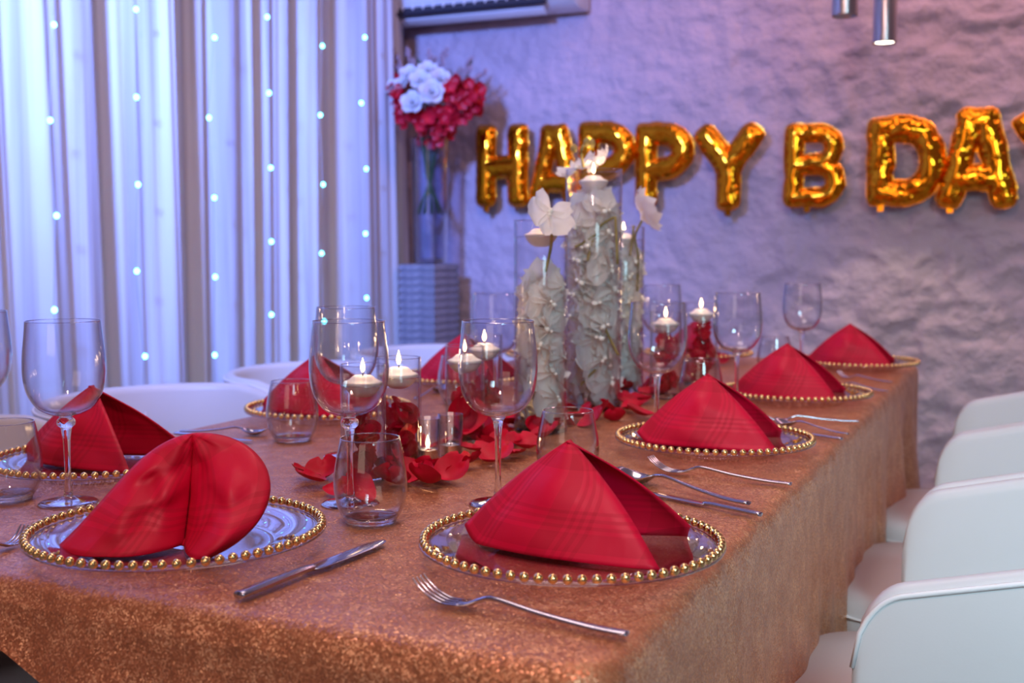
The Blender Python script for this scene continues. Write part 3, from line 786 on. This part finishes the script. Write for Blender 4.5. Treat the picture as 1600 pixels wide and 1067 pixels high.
def head_napkin_mesh():
    v = []; f = []; uv = []
    A = Vector((.012,.035,.118)); nS, nT = 26, 26
    def bez(P, t):
        P = [Vector(p) for p in P]
        while len(P) > 1: P = [a.lerp(b, t) for a, b in zip(P[:-1], P[1:])]
        return P[0]
    cr = lambda t: bez([(.010,-.012,.001),(.012,.02,.05),A], t)
    lo = lambda t: bez([(-.128,-.030,.001),(-.074,.0,.048),(-.048,.030,.112),A], t)
    ro = lambda t: bez([(.052,-.062,.001),(.135,-.045,.035),(.125,.03,.105),(.05,.035,.122),A], t)
    for k, (c0, c1, bl) in enumerate(((lo, cr, -.042), (cr, ro, -.040), (lo, ro, .048))):
        base = len(v)
        for j in range(nT+1):
            t = j/nT
            for i in range(nS+1):
                s = i/nS; p = c0(t).lerp(c1(t), s)
                b_ = math.sin(PI*s)**.8*(1-t)**.75
                p.y += bl*b_
                if k == 0: p.x += .012*b_*(1-t)
                if k < 2:
                    wr = .0050*math.sin(s*11+t*7+k*2)*math.sin(PI*t)*math.sin(PI*s) + .0035*math.sin(t*21-s*8+k)*math.sin(PI*s)*math.sin(PI*t)
                    nn = (npnoise(np.array(p.x*34+9), np.array(p.z*34+p.y*20+9), 90+k)-.5)*.016*math.sin(PI*s)*min(1, 4*(1-t))*min(1, t*6+.3) + (npnoise(np.array(p.x*80+9), np.array(p.z*60+9), 95+k)-.5)*.004*min(1, 5*(1-t))
                    p.y += wr + float(nn); p.z += wr*.5
                p.z = max(p.z, .0008)
                v.append(tuple(p)); uv.append((s*(1-t*.5)*.14+k*.04, t*.15+.03))
        for j in range(nT):
            for i in range(nS):
                a = base+j*(nS+1)+i; q = (a, a+1, a+nS+2, a+nS+1); f.append(q if k < 2 else q[::-1])
    return v, f, uv
def napkin(key, label, mesh=None, rz=0, dx=0, dy=0, sc=1.0, store={}):
    x, y = PL[key]; k = mesh or 'a'
    if k not in store:
        v, f, uv = head_napkin_mesh() if k == 'h' else napkin_mesh(*{'a': (0, 0), 'b': (3, .0030), 'c': (7, .001)}[k])
        o = build('napkin', v, f, M['napkin'], uvs=uv); solidify(o, .0022, 0); store[k] = o
    else: o = again(store[k])
    o.location = (x+dx, y+dy, PLATE_Z+.0085); o.rotation_euler = (0,0,rz); o.scale = (sc,sc,sc)
    return tag(o, label, 'napkin', 'red napkins folded into tents on the plates')
napkin('R1', 'red damask napkin folded as a tent on the front right plate', 'a', 0, 0, 0)
napkin('R2', 'red napkin tent on the second plate of the right edge', 'c', .10)
napkin('R3', 'red napkin tent on the third plate of the right edge', 'a', .0, -.01, 0)
napkin('R4', 'red napkin tent on the farthest plate of the right edge', 'c', .05, -.01, 0)
napkin('H1', 'large crumpled red napkin opening towards the viewer on the near head plate', 'h', .50, .0, .0, 1.0)
napkin('L1', 'red plaid woven napkin behind the large wine glass at the left edge', 'c', .02, -.035, .0, 1.0)
napkin('L2', 'red napkin tent behind the small tumbler on the left side', 'a', .05, -.03, .0)
napkin('L3', 'red napkin tent behind the candle cylinders on the left side', 'c', .0)
napkin('L4', 'red napkin tent hidden behind the tall orchid vases', 'a', .0)
napkin('H2', 'red napkin on the far head plate, seen through a wine glass', 'b', PI/2+.4, .03, 0)

# ------------------------------------------------------------------ drinking glasses
def make_wine(label, loc, knob, store={}):
    t = thing('wine_glass', label, 'wine glass', loc, R.uniform(0, 6), 'clear wine glasses on the table'); k = 'k' if knob else 'p'
    if k not in store:
        bowl = smooth_prof([(.006,.119),(.020,.1205),(.036,.130),(.048,.150),(.0525,.175),(.0520,.200),(.0495,.225),(.0478,.2445)], 5)
        inner = smooth_prof([(.0470,.2445),(.0486,.225),(.0508,.200),(.0512,.175),(.0468,.151),(.0345,.1315),(.018,.1235),(.002,.1225)], 5)
        a = MB().add(lathe(bowl + [(.0474,.2452)] + inner, 48)).build('bowl', M['glass'], t)
        kb = [(.0050,.085),(.0062,.095),(.0075,.102),(.0115,.106),(.0118,.112),(.0080,.1165),(.0110,.1190),(.014,.1205)] if knob else [(.0042,.085),(.0052,.10),(.0072,.112),(.0120,.119),(.016,.1212)]
        ft = smooth_prof([(.002,.0004),(.036,.0004),(.0375,.0015),(.034,.0032),(.015,.0055),(.0072,.0095)], 3)
        c_ = MB().add(lathe(ft, 40)).build('foot', M['foot_glass'], t)
        sp = smooth_prof([(.0070,.0090),(.0060,.012),(.0042,.028),(.0040,.055)] + kb + [(.008,.1228),(.0015,.1230)], 3)
        b = MB().add(lathe(sp, 32, True, True)).build('stem', M['solid_glass'], t)
        d_ = MB().add(tube([(.0474*math.cos(q*PI/24), .0474*math.sin(q*PI/24), .2450) for q in range(49)], .0007, 6, cap=False)).build('rim', M['foot_glass'], t)
        store[k] = (a, b, c_, d_)
    else:
        for o in store[k]: again(o, t)
    return t
def wine(px, yrim, lab, knob=False, dist=None):
    d = dist or 180.0/(yrim-387); p = atd(px, d, TT); return make_wine(lab, p, knob)
wine(97, 505, 'large wine glass with a knobbed stem at the left front', True, 1.525)
wine(544, 507, 'wine glass with knobbed stem behind the front tumbler, candle seen through it', True, 1.52)
wine(778, 505, 'wine glass standing behind the front right napkin', False, 1.52)
wine(1028, 475, 'wine glass just right of the orchid vases', False)
wine(1153, 460, 'wine glass left of the third napkin on the right edge', False)
wine(540, 483, 'wine glass standing behind the knobbed wine glass near the curtain', False)
wine(774, 461, 'wine glass on the left side, half hidden by the short orchid vase', False)
wine(1254, 445, 'wine glass farthest right, against the textured wall', False)
wine(1034, 447, 'wine glass at the far head of table behind the orchid vases', False)
wine(-43, 543, 'wine glass cut off by the left picture edge', False, 1.75)
def make_tumbler(label, loc, store={}):
    t = thing('tumbler', label, 'tumbler', loc, R.uniform(0, 6), 'stemless tumblers on the table')
    if not store:
        o_ = smooth_prof([(.028,.001),(.033,.004),(.0405,.018),(.0455,.040),(.0455,.060),(.0415,.085),(.0370,.1055)], 4)
        i_ = smooth_prof([(.0358,.1055),(.0402,.085),(.0442,.060),(.0442,.040),(.0390,.019),(.0300,.0095),(.002,.0085)], 4)
        a = MB().add(lathe(o_ + [(.0364,.1063)] + i_, 48)).build('glass_wall', M['glass'], t)
        b = MB().add(lathe(smooth_prof([(.002,0),(.0285,0),(.0320,.003),(.0345,.0075),(.030,.0085),(.002,.0070)], 3), 40, True, True)).build('thick_base', M['solid_glass'], t)
        d_ = MB().add(tube([(.0364*math.cos(q*PI/24), .0364*math.sin(q*PI/24), .1060) for q in range(49)], .0008, 6, cap=False)).build('rim', M['foot_glass'], t)
        store['x'] = (a, b, d_)
    else:
        for o in store['x']: again(o, t)
    return t
for px, d, lab in ((576, 1.418, 'stemless tumbler at the front, between the two nearest plates'),
                   (454, 2.03, 'small stemless tumbler left of the knobbed wine glass'),
                   (888, 1.66, 'tumbler peeking over the front right napkin'),
                   (1097, 2.42, 'tumbler behind the second napkin of the right edge'),
                   (1, 1.55, 'tumbler cut by the left picture edge'),
                   (716, 2.52, 'tumbler on the left side, behind the candle cylinders'),
                   (1212, 3.05, 'tumbler behind the third napkin of the right edge')):
    make_tumbler(lab, atd(px, d, TT))

# ------------------------------------------------------------------ candles and their glass cylinders
def flame(mb_parent, z):
    MB().add(lathe([(.0006,0),(.0026,.003),(.0034,.007),(.0026,.012),(.0012,.017),(.0002,.021)], 10, True)).build('flame', M['flame'], mb_parent, loc=(0,0,z))
CN = [0]
def make_candle(label, loc, r=.030, store={}):
    t = thing('floating_candle', label, 'candle', loc, 0, 'white floating candles')
    if not store:
        pr = smooth_prof([(.002,-.0175),(.012,-.0165),(.022,-.010),(.029,.000),(.0302,.004),(.0285,.006),(.022,.0085),(.015,.0145),(.010,.0155),(.002,.0145)], 3)
        a = MB().add(lathe(pr, 32, True, True)).build('wax_body', M['wax'], t)
        b = MB().add(tube([(0,0,.013),(.0004,0,.022)], .0008, 5)).build('wick', M['wick'], t)
        c = MB().add(lathe([(.0006,0),(.0026,.003),(.0036,.007),(.0028,.012),(.0013,.017),(.0002,.022)], 10, True)).build('flame', M['flame'], t, loc=(0,0,.020))
        store['x'] = (a, b, c)
    else:
        for o in store['x']: again(o, t)
    t.scale = (r/.0302,)*3
    l = bpy.data.lights.new('candle_light', 'POINT'); l.energy = .08; l.color = (1,.62,.32); l.shadow_soft_size = .006
    o = bpy.data.objects.new('candle_light', l); C.objects.link(o); o.parent = t; o.location = (0,0,.046)
    return t
# rose petals: three shapes, placed one by one
def petal_var(k):
    Ln, Wd = .040, .044
    def fn(u, v):
        a = (u-.5)*2
        w_ = math.sqrt(max(.02, 1-((v-.56)/(.56 if v < .56 else .46))**2)); w_ = w_*(.55+.45*min(1, v/.5))
        x = a*Wd/2*w_; y = v*Ln - (.004*math.exp(-(a/.25)**2) if v > .9 else 0)
        z = .0075*a*a*w_ + (.013, .010, .018)[k]*(1-math.cos((v-.35)*2.2)) + .0016*math.sin(a*4+k*2)*v + (.004*max(0, v-.8)*5*abs(a) if k == 1 else 0)
        return (x, y-Ln/2, z+.001)
    return grid(12, 12, fn)
PV = []
def petal(loc, rot, sc, group, label, k=None):
    k = R.randrange(3) if k is None else k
    while len(PV) <= k:
        o = None; PV.append(None)
    if PV[k] is None:
        v, f = petal_var(k); o = build('rose_petal', v, f, M['petal']); PV[k] = o
    else: o = again(PV[k])
    o.location = loc; o.rotation_euler = rot; o.scale = (sc,sc,sc)
    return tag(o, label, 'petal', group)
def cyl_vase(px, dist, r, h, lab, fill, candle_lab, water=None, vname='candle_cylinder', petals=13):
    p = atd(px, dist, TT); t = thing(vname, lab, 'vase', p, 0, 'glass cylinders with floating candles' if vname == 'candle_cylinder' else None)
    wl = water or h-.030
    MB().add(lathe([(.002,.0),(r-.002,.0),(r,.002),(r,h-.001),(r-.0008,h),(r-.0022,h-.001),(r-.0022,.008),(.002,.008)], 48)).build('cylinder_glass', M['vase_glass'], t)
    MB().add(lathe([(.001,.0088),(r-.0026,.0088),(r-.0026,wl),(.001,wl)], 40)).build('water', M['water'], t)
    MB().add(lathe([(.001,.0006),(r-.0025,.0006),(r-.0025,.0076),(.001,.0076)], 40)).build('glass_base', M['solid_glass'], t)
    for nm, rr, zz, th in (('rim', r-.0011, h, .0008), ('waterline', r-.0024, wl, .0009)):
        MB().add(tube([(rr*math.cos(q*PI/24), rr*math.sin(q*PI/24), zz) for q in range(49)], th, 6, cap=False)).build(nm, M['foot_glass'], t)
    if fill == 'red':
        for i in range(petals):
            a = R.uniform(0, 2*PI); q = R.uniform(0, max(.002, r-.022)); z = .016 + (wl*(.74 if petals > 13 else .55))*(i+.3)/petals
            petal((p.x+q*math.cos(a), p.y+q*math.sin(a), p.z+z), (R.uniform(-1.3,1.3), R.uniform(-1.3,1.3), R.uniform(0,6)), .98, 'red petals under water in the candle cylinders', 'red petal under ' + candle_lab)
    make_candle(candle_lab, (p.x + R.uniform(-.001,.001), p.y, p.z+wl-.001), min(.031, r-.0042))
    return p, wl
cyl_vase(622, 1.78, .0345, .172, 'clear glass cylinder with red petals right of the knobbed wine glass', 'red', 'floating candle in the cylinder right of the knobbed wine glass')
cyl_vase(566, 1.69, .0335, .170, 'clear glass cylinder seen through the knobbed wine glass', 'red', 'floating candle seen through the knobbed wine glass')
cyl_vase(726, 2.00, .0345, .172, 'clear glass cylinder left of the centre wine glass', 'red', 'floating candle just left of the centre wine glass')
cyl_vase(757, 2.14, .0335, .180, 'clear glass cylinder seen through the centre wine glass', 'red', 'floating candle seen through the centre wine glass')
cyl_vase(884, 2.62, .0345, .20, 'glass cylinder between the short and the tall orchid vase', 'red', 'floating candle between the short and the tall orchid vase')
cyl_vase(966, 2.98, .0345, .20, 'glass cylinder between tall orchid vase and rear orchid vase', 'red', 'floating candle between tall orchid vase and rear orchid vase')
cyl_vase(1041, 2.62, .036, .196, 'glass cylinder of red petals seen through wine glass beside the orchids', 'red', 'floating candle seen through the wine glass beside the orchids', petals=16)
cyl_vase(1096, 2.86, .042, .205, 'wide glass cylinder packed with red petals right of the orchids', 'red', 'floating candle in the wide cylinder packed with red petals', petals=24)

def tealight(px, dist, lit, lab, lab2):
    p = atd(px, dist, TT); t = thing('tealight_holder', lab, 'candle holder', p, 0, 'small glass tealight holders'); r = .0205
    MB().add(lathe([(.002,.0),(r-.003,.0),(r-.002,.002),(r,.074),(r-.0012,.0745),(r-.0030,.009),(.002,.009)], 32)).build('holder_glass', M['glass'], t)
    MB().add(lathe([(.002,.0008),(r-.0045,.0008),(r-.004,.0082),(.002,.0082)], 28)).build('thick_base', M['solid_glass'], t)
    c = thing('tealight', lab2, 'candle', (p.x, p.y, p.z+.0095), 0, 'tealights in glass holders')
    MB().add(lathe([(.002,0),(.0158,0),(.0162,.0015),(.0162,.0145),(.0168,.015),(.0158,.0152),(.0155,.012),(.002,.012)], 28)).build('tin_cup', M['tin'], c)
    MB().add(lathe([(.0155,.0118),(.0154,.0128),(.006,.0124),(.001,.0126)], 28)).build('wax', M['wax'], c)
    MB().add(tube([(0,0,.012),(.0005,0,.019)], .0009, 5)).build('wick', M['wick'], c)
    if lit:
        flame(c, .017)
        l = bpy.data.lights.new('tealight_light', 'POINT'); l.energy = .10; l.color = (1,.55,.25); l.shadow_soft_size = .005
        o = bpy.data.objects.new('tealight_light', l); C.objects.link(o); o.parent = c; o.location = (0,0,.045)
tealight(703, 1.845, False, 'small glass tealight holder standing among the petals, right of a pair', 'unlit tealight in a silver tin, right of a pair')
tealight(667, 1.80, True, 'small glass tealight holder touching the petal-filled cylinder', 'lit tealight beside the petal-filled cylinder')
tealight(823, 2.16, True, 'small glass tealight holder in front of the short orchid vase', 'lit tealight in front of the short orchid vase')

# ------------------------------------------------------------------ orchids in tall cylinders
def orchid_petal_mesh(L_, W, k):
    def fn(u, v):
        a = (u-.5)*2; w_ = math.sin(min(1, .08+v*.95)*PI*.93)**.5*(.35+.65*min(1, v*1.7)); x = a*W/2*w_
        z = .006*a*a - .007*math.sin(v*PI)*(1 if k else .6) + .0014*math.sin(a*6+v*7+k)*v + .006*v*v
        return (x, v*L_, z)
    return grid(9, 8, fn)
ORC = {}
def orchid(loc, nrm, sc, label, roll=0.0, closed=0.0, group='white orchid blossoms'):
    q = Vector(nrm).to_track_quat('Z', 'Y').to_matrix() @ Matrix.Rotation(roll, 3, 'Z')
    t = thing('orchid_flower', label, 'flower', loc, 0, group, rot=q.to_euler()); t.scale = (sc,sc,sc)
    if not ORC:
        v, f = orchid_petal_mesh(.040, .030, 0); ORC['s'] = build('sepal', v, f, M['orchid'], t); sp = ORC['s']
        v, f = orchid_petal_mesh(.042, .052, 1); ORC['p'] = build('petal', v, f, M['orchid'], t, loc=(0,0,.003)); pp = ORC['p']
        mb = MB().add(sph(.0045, 8, 6, (1,1.3,.8), (0,-.004,.004))).add(sph(.003, 8, 6, (1,1,1), (0,.004,.006)))
        ORC['l'] = mb.build('lip', M['orchid_lip'], t)
    else: sp = again(ORC['s'], t); pp = again(ORC['p'], t); again(ORC['l'], t)
    TX = Matrix.Rotation(closed, 3, 'X'); s1 = sp; p1_ = pp
    s1.rotation_euler = TX.to_euler()
    again(ORC['s'], t).rotation_euler = (Matrix.Rotation(math.radians(128), 3, 'Z') @ TX).to_euler()
    again(ORC['s'], t).rotation_euler = (Matrix.Rotation(math.radians(-128), 3, 'Z') @ TX).to_euler()
    pp.rotation_euler = (Matrix.Rotation(math.radians(70), 3, 'Z') @ TX).to_euler()
    again(ORC['p'], t).rotation_euler = (Matrix.Rotation(math.radians(-70), 3, 'Z') @ TX).to_euler()
    return t
def orchid_vase(px, dist, r, h, lab, clab, n, wl, base_z, top_z, vlab):
    p, wl_ = cyl_vase(px, dist, r, h, lab, None, clab, water=wl, vname='orchid_vase')
    fw = (Vector((0,0,0))-Vector((p.x,p.y,0))).normalized()
    for i in range(n):
        z = base_z + (top_z-base_z)*(i+.5)/n; a = i*2.4 + R.uniform(-.5,.5)
        q = max(0, r-.010)*(1 if i % 5 else .4)
        d = Vector((fw.x*math.cos(a)-fw.y*math.sin(a), fw.x*math.sin(a)+fw.y*math.cos(a), R.uniform(-.25,.25)))
        orchid((p.x+d.x*q, p.y+d.y*q, p.z+z), d, R.uniform(1.0,1.12)*(1.25 if r > .055 else 1.05), vlab, R.uniform(0,6), -.60)
    return p
po1 = orchid_vase(845, 2.14, .050, .392, 'short glass cylinder of drowned white orchids, left of the three', 'floating candle at the top of the left orchid vase', 26, .362, .03, .285, 'white orchid blossom under water in the left vase')
po2 = orchid_vase(927, 2.45, .060, .505, 'tallest glass cylinder filled with white orchids, in the middle', 'floating candle at the top of the tallest orchid vase', 44, .478, .03, .43, 'white orchid blossom under water in the tallest vase')
po3 = orchid_vase(973, 2.72, .050, .390, 'short glass cylinder of white orchids behind the tallest vase, on its right', 'floating candle at the top of the rear orchid vase', 26, .36, .03, .33, 'white orchid blossom under water in the rear vase')
tocam = (CAM-po1).normalized()
side = Vector((math.cos(YAW), math.sin(YAW), 0)); upv = Vector((0,0,1))
def at_depth(px, py, d):
    r_ = ray(px, py); return CAM + r_*(d/ (r_.dot(Vector((-math.sin(YAW), math.cos(YAW), 0)))))
orchid(at_depth(857, 334, 2.06), tocam + side*.55+upv*.15, 1.12, 'large white orchid blossom leaning over the left vase rim, facing the viewer', 2.7, group='orchid blossoms above the rims')
orchid(at_depth(1006, 332, 2.66), side*.95+upv*.45-tocam*.15, 1.45, 'white orchid blossom seen edge-on over the rear vase rim', .3, group='orchid blossoms above the rims')
orchid(at_depth(902, 264, 2.50), upv*.9+tocam*.25-side*.5, 1.15, 'white orchid blossom lying on top of the tallest vase', 1.0, group='orchid blossoms above the rims')
orchid(at_depth(938, 252, 2.47), side*-.8+upv*.5+tocam*.3, .85, 'small white orchid blossom above the candle of the tallest vase', .6, group='orchid blossoms above the rims')
def stem(path, lab, buds=()):
    t = thing('orchid_twig', lab, 'twig', path[0], 0, 'brown orchid stems')
    b = path[0]; pts = smooth_prof([tuple(p-b) for p in path], 4)
    MB().add(tube(pts, .0030, 7)).build('stalk', M['stem'], t)
    for q in buds: MB().add(sph(.0075, 8, 6, (1,1,1.3), tuple(q-b))).build('bud', M['stem'], t)
D2 = 2.405
stem([at_depth(898,386,D2), at_depth(926,371,D2), at_depth(937,354,D2), at_depth(959,340,D2), at_depth(962,350,D2), at_depth(965,413,D2)], 'bent brown orchid stem near the top of the tallest vase')
stem([at_depth(927,371,D2), at_depth(922,390,D2), at_depth(918,408,D2)], 'short branch of brown stem in the tallest vase')
stem([at_depth(907,602,D2), at_depth(918,590,D2), at_depth(931,577,D2)], 'short brown stem low in the tallest vase')
stem([at_depth(945,512,D2), at_depth(955,533,D2), at_depth(966,555,D2)], 'dark green stem at right of tallest vase')
stem([at_depth(852,425,2.10), at_depth(859,395,2.10), at_depth(862,370,2.08), at_depth(858,345,2.08)], 'brown stem carrying the large blossom over the left vase')
stem([at_depth(996,455,2.69), at_depth(997,400,2.69), at_depth(992,370,2.69), at_depth(1003,345,2.67)], 'brown stem carrying the edge-on blossom')
stem([at_depth(984,400,2.68), at_depth(988,375,2.68), at_depth(990,352,2.68)], 'short cut brown stem in the rear vase')
stem([at_depth(912,262,2.46), at_depth(908,235,2.46), at_depth(917,222,2.46)], 'thin budded stem rising above the tallest vase', [at_depth(917,222,2.46), at_depth(897,232,2.46), at_depth(925,224,2.46)])

# ------------------------------------------------------------------ petals scattered on the cloth
SP = [(487,758),(505,742),(530,768),(560,772),(478,745),(650,750),(668,735),(690,743),(712,730),(640,738),(665,760),(700,750),(733,727),(748,712),
      (765,702),(783,694),(800,700),(822,688),(752,690),(772,722),(795,712),(818,704),(838,676),(848,690),(860,672),(742,668),(730,655),(760,655),(745,640),(728,690),
      (880,660),(900,655),(915,646),(935,652),(950,642),(962,655),(925,662),(978,633),(990,640),(1004,628),(1020,617),(1040,612),(1056,604),(1030,600),(1050,592),(1012,608),
      (1068,598),(1076,588),(1000,650),(855,650),(830,660),(625,735),(612,758),(590,752),(600,735),(1088,580),(1120,560),(1128,568),(1100,572),
      (690,700),(720,672),(732,682),(755,676),(770,688),(788,676),(806,690),(640,700),(655,720),(800,664),(780,664),(880,640),(945,628),(970,612)]
for k, (px, py) in enumerate(SP):
    p = atz(px, py, TT+.004)
    petal((p.x, p.y, TT+.002+R.uniform(0,.008)), (R.uniform(-.35,.6), R.uniform(-.35,.35), R.uniform(0,6.28)), R.uniform(1.0,1.45), 'red rose petals strewn along the table centre', 'red rose petal lying ' + (
        'behind the front tumbler, near the head plate' if px < 600 else 'around the foot of the front candle cylinders' if px < 670 else 'in front of the small tealight holders' if px < 720 else
        'around the stem of the centre wine glass' if px < 805 else 'near the tumbler behind the front right napkin' if px < 905 else 'at the foot of the tallest orchid vase' if px < 985 else
        'beside the wine glass right of the orchid vases' if px < 1080 else 'by the wide petal-filled cylinder at the far end'))
for px, py, d, rx, rz, sc, lab in ((728, 652, 1.98, 1.2, .6, 1.6, 'large red petal standing upright against the cylinder left of centre glass'),
                                   (832, 668, 2.10, 1.3, 1.2, 1.1, 'upright red petal beside the tealight under the short orchid vase')):
    q = at_depth(px, py, d); petal(q, (rx, .2, rz), sc, 'red rose petals strewn along the table centre', lab, 0)

# ------------------------------------------------------------------ cutlery
def ribbon(pts, widths, thick, n=None):
    """flat bar along x with rounded section: pts (x,z), widths full"""
    P = smooth_prof([(x, z, w_) for (x, z), w_ in zip(pts, widths)], 4)
    return tube([(x, 0, z) for x, z, w_ in P], [w_/2 for _,_,w_ in P], 10, [min(1, thick/w_) for _,_,w_ in P])
CU = {}
def place_cut(t, a, b):
    p, q = atz(*a, TT+.004), atz(*b, TT+.004); d = q-p
    t.location = (p.x, p.y, TT+.001); t.rotation_euler = (0, 0, math.atan2(d.y, d.x)); s = math.hypot(d.x, d.y)
    t.scale = (max(.85, min(1.2, s/.20)),)*3
def make_fork(lab, a, b):
    t = thing('fork', lab, 'fork', group='steel forks')
    if 'f' not in CU:
        parts = [MB().add(ribbon([(.044,.004),(.052,.0045),(.062,.0085),(.072,.0120),(.085,.0115),(.12,.0070),(.165,.004),(.196,.0038),(.200,.0038)], [.021,.017,.008,.0055,.0055,.0075,.0105,.012,.006], .0042)).build('handle', M['steel'], t)]
        for k in range(4):
            y = (k-1.5)*.0055
            o = MB().add(ribbon([(0,.0205),(.006,.0145),(.018,.0068),(.032,.003),(.048,.0042)], [.0016,.0026,.0035,.0038,.0040], .0024)).build('tine', M['steel'], t, loc=(0,y,0)); parts.append(o)
        CU['f'] = parts
    else:
        for o in CU['f']: again(o, t)
    place_cut(t, a, b)
def make_spoon(lab, a, b):
    t = thing('spoon', lab, 'spoon', group='steel spoons')
    if 's' not in CU:
        def fn(u, v):
            a_ = (u-.5)*2; x = v*.062; w_ = .021*math.sin(PI*min(.985, max(.03, v*.96+.02)))**.55*(1-.18*v)
            return (x, a_*w_, .0035 + .009*((v-.5)*2)**2*.8 - .009*(1-a_*a_)*math.sin(PI*v)*.9 + .004)
        bw = MB().add(grid(12, 16, fn)).build('bowl', M['steel'], t); solidify(bw, .0012)
        CU['s'] = [bw, MB().add(ribbon([(.058,.0125),(.068,.0145),(.08,.0145),(.12,.0085),(.165,.004),(.196,.0038),(.200,.0038)], [.006,.0050,.0052,.0075,.0105,.012,.006], .0042)).build('handle', M['steel'], t)]
    else:
        for o in CU['s']: again(o, t)
    place_cut(t, a, b)
def make_knife(lab, a, b):
    t = thing('knife', lab, 'knife', group='steel table knives')
    if 'k' not in CU:
        CU['k'] = [MB().add(ribbon([(0,.003),(.006,.003),(.03,.003),(.10,.003),(.112,.0035)], [.004,.012,.018,.018,.010], .0016)).build('blade', M['steel'], t),
                   MB().add(ribbon([(.108,.0035),(.125,.0045),(.165,.0045),(.200,.0045),(.205,.0045)], [.009,.010,.012,.0135,.008], .0065)).build('handle', M['steel'], t)]
    else:
        for o in CU['k']: again(o, t)
    place_cut(t, a, b)
make_fork('large steel fork in the foreground beside the front right plate', (654,931), (980,992))
make_fork('steel fork between the first and second plates of the right edge', (1016,732), (1236,757))
make_fork('steel fork between the second and third plates of right edge', (1190,655), (1342,658))
make_fork('steel fork before the farthest right plate', (1310,587), (1388,596))
make_knife('steel table knife at the front, right of the near head plate', (600,845), (371,934))
make_spoon('steel spoon lying behind the front right plate', (966,745), (1194,793))
make_knife('steel knife handle showing behind the front right plate', (1010,768), (1184,804))
make_knife('steel knife showing behind the second right plate', (1190,668), (1300,684))
make_spoon('steel spoon behind the second right plate', (1212,660), (1314,676))
make_spoon('steel spoon near the third right plate', (1300,600), (1386,611))
make_spoon('steel spoon beside the small tumbler, bowl towards the candles', (419,677), (302,674))
make_knife('steel knife beside the spoon on the left side', (395,688), (303,680))
make_spoon('steel spoon far left behind the candle cylinders', (692,608), (648,622))
make_fork('steel fork at the left picture edge beside the head plate', (42,838), (-60,884))
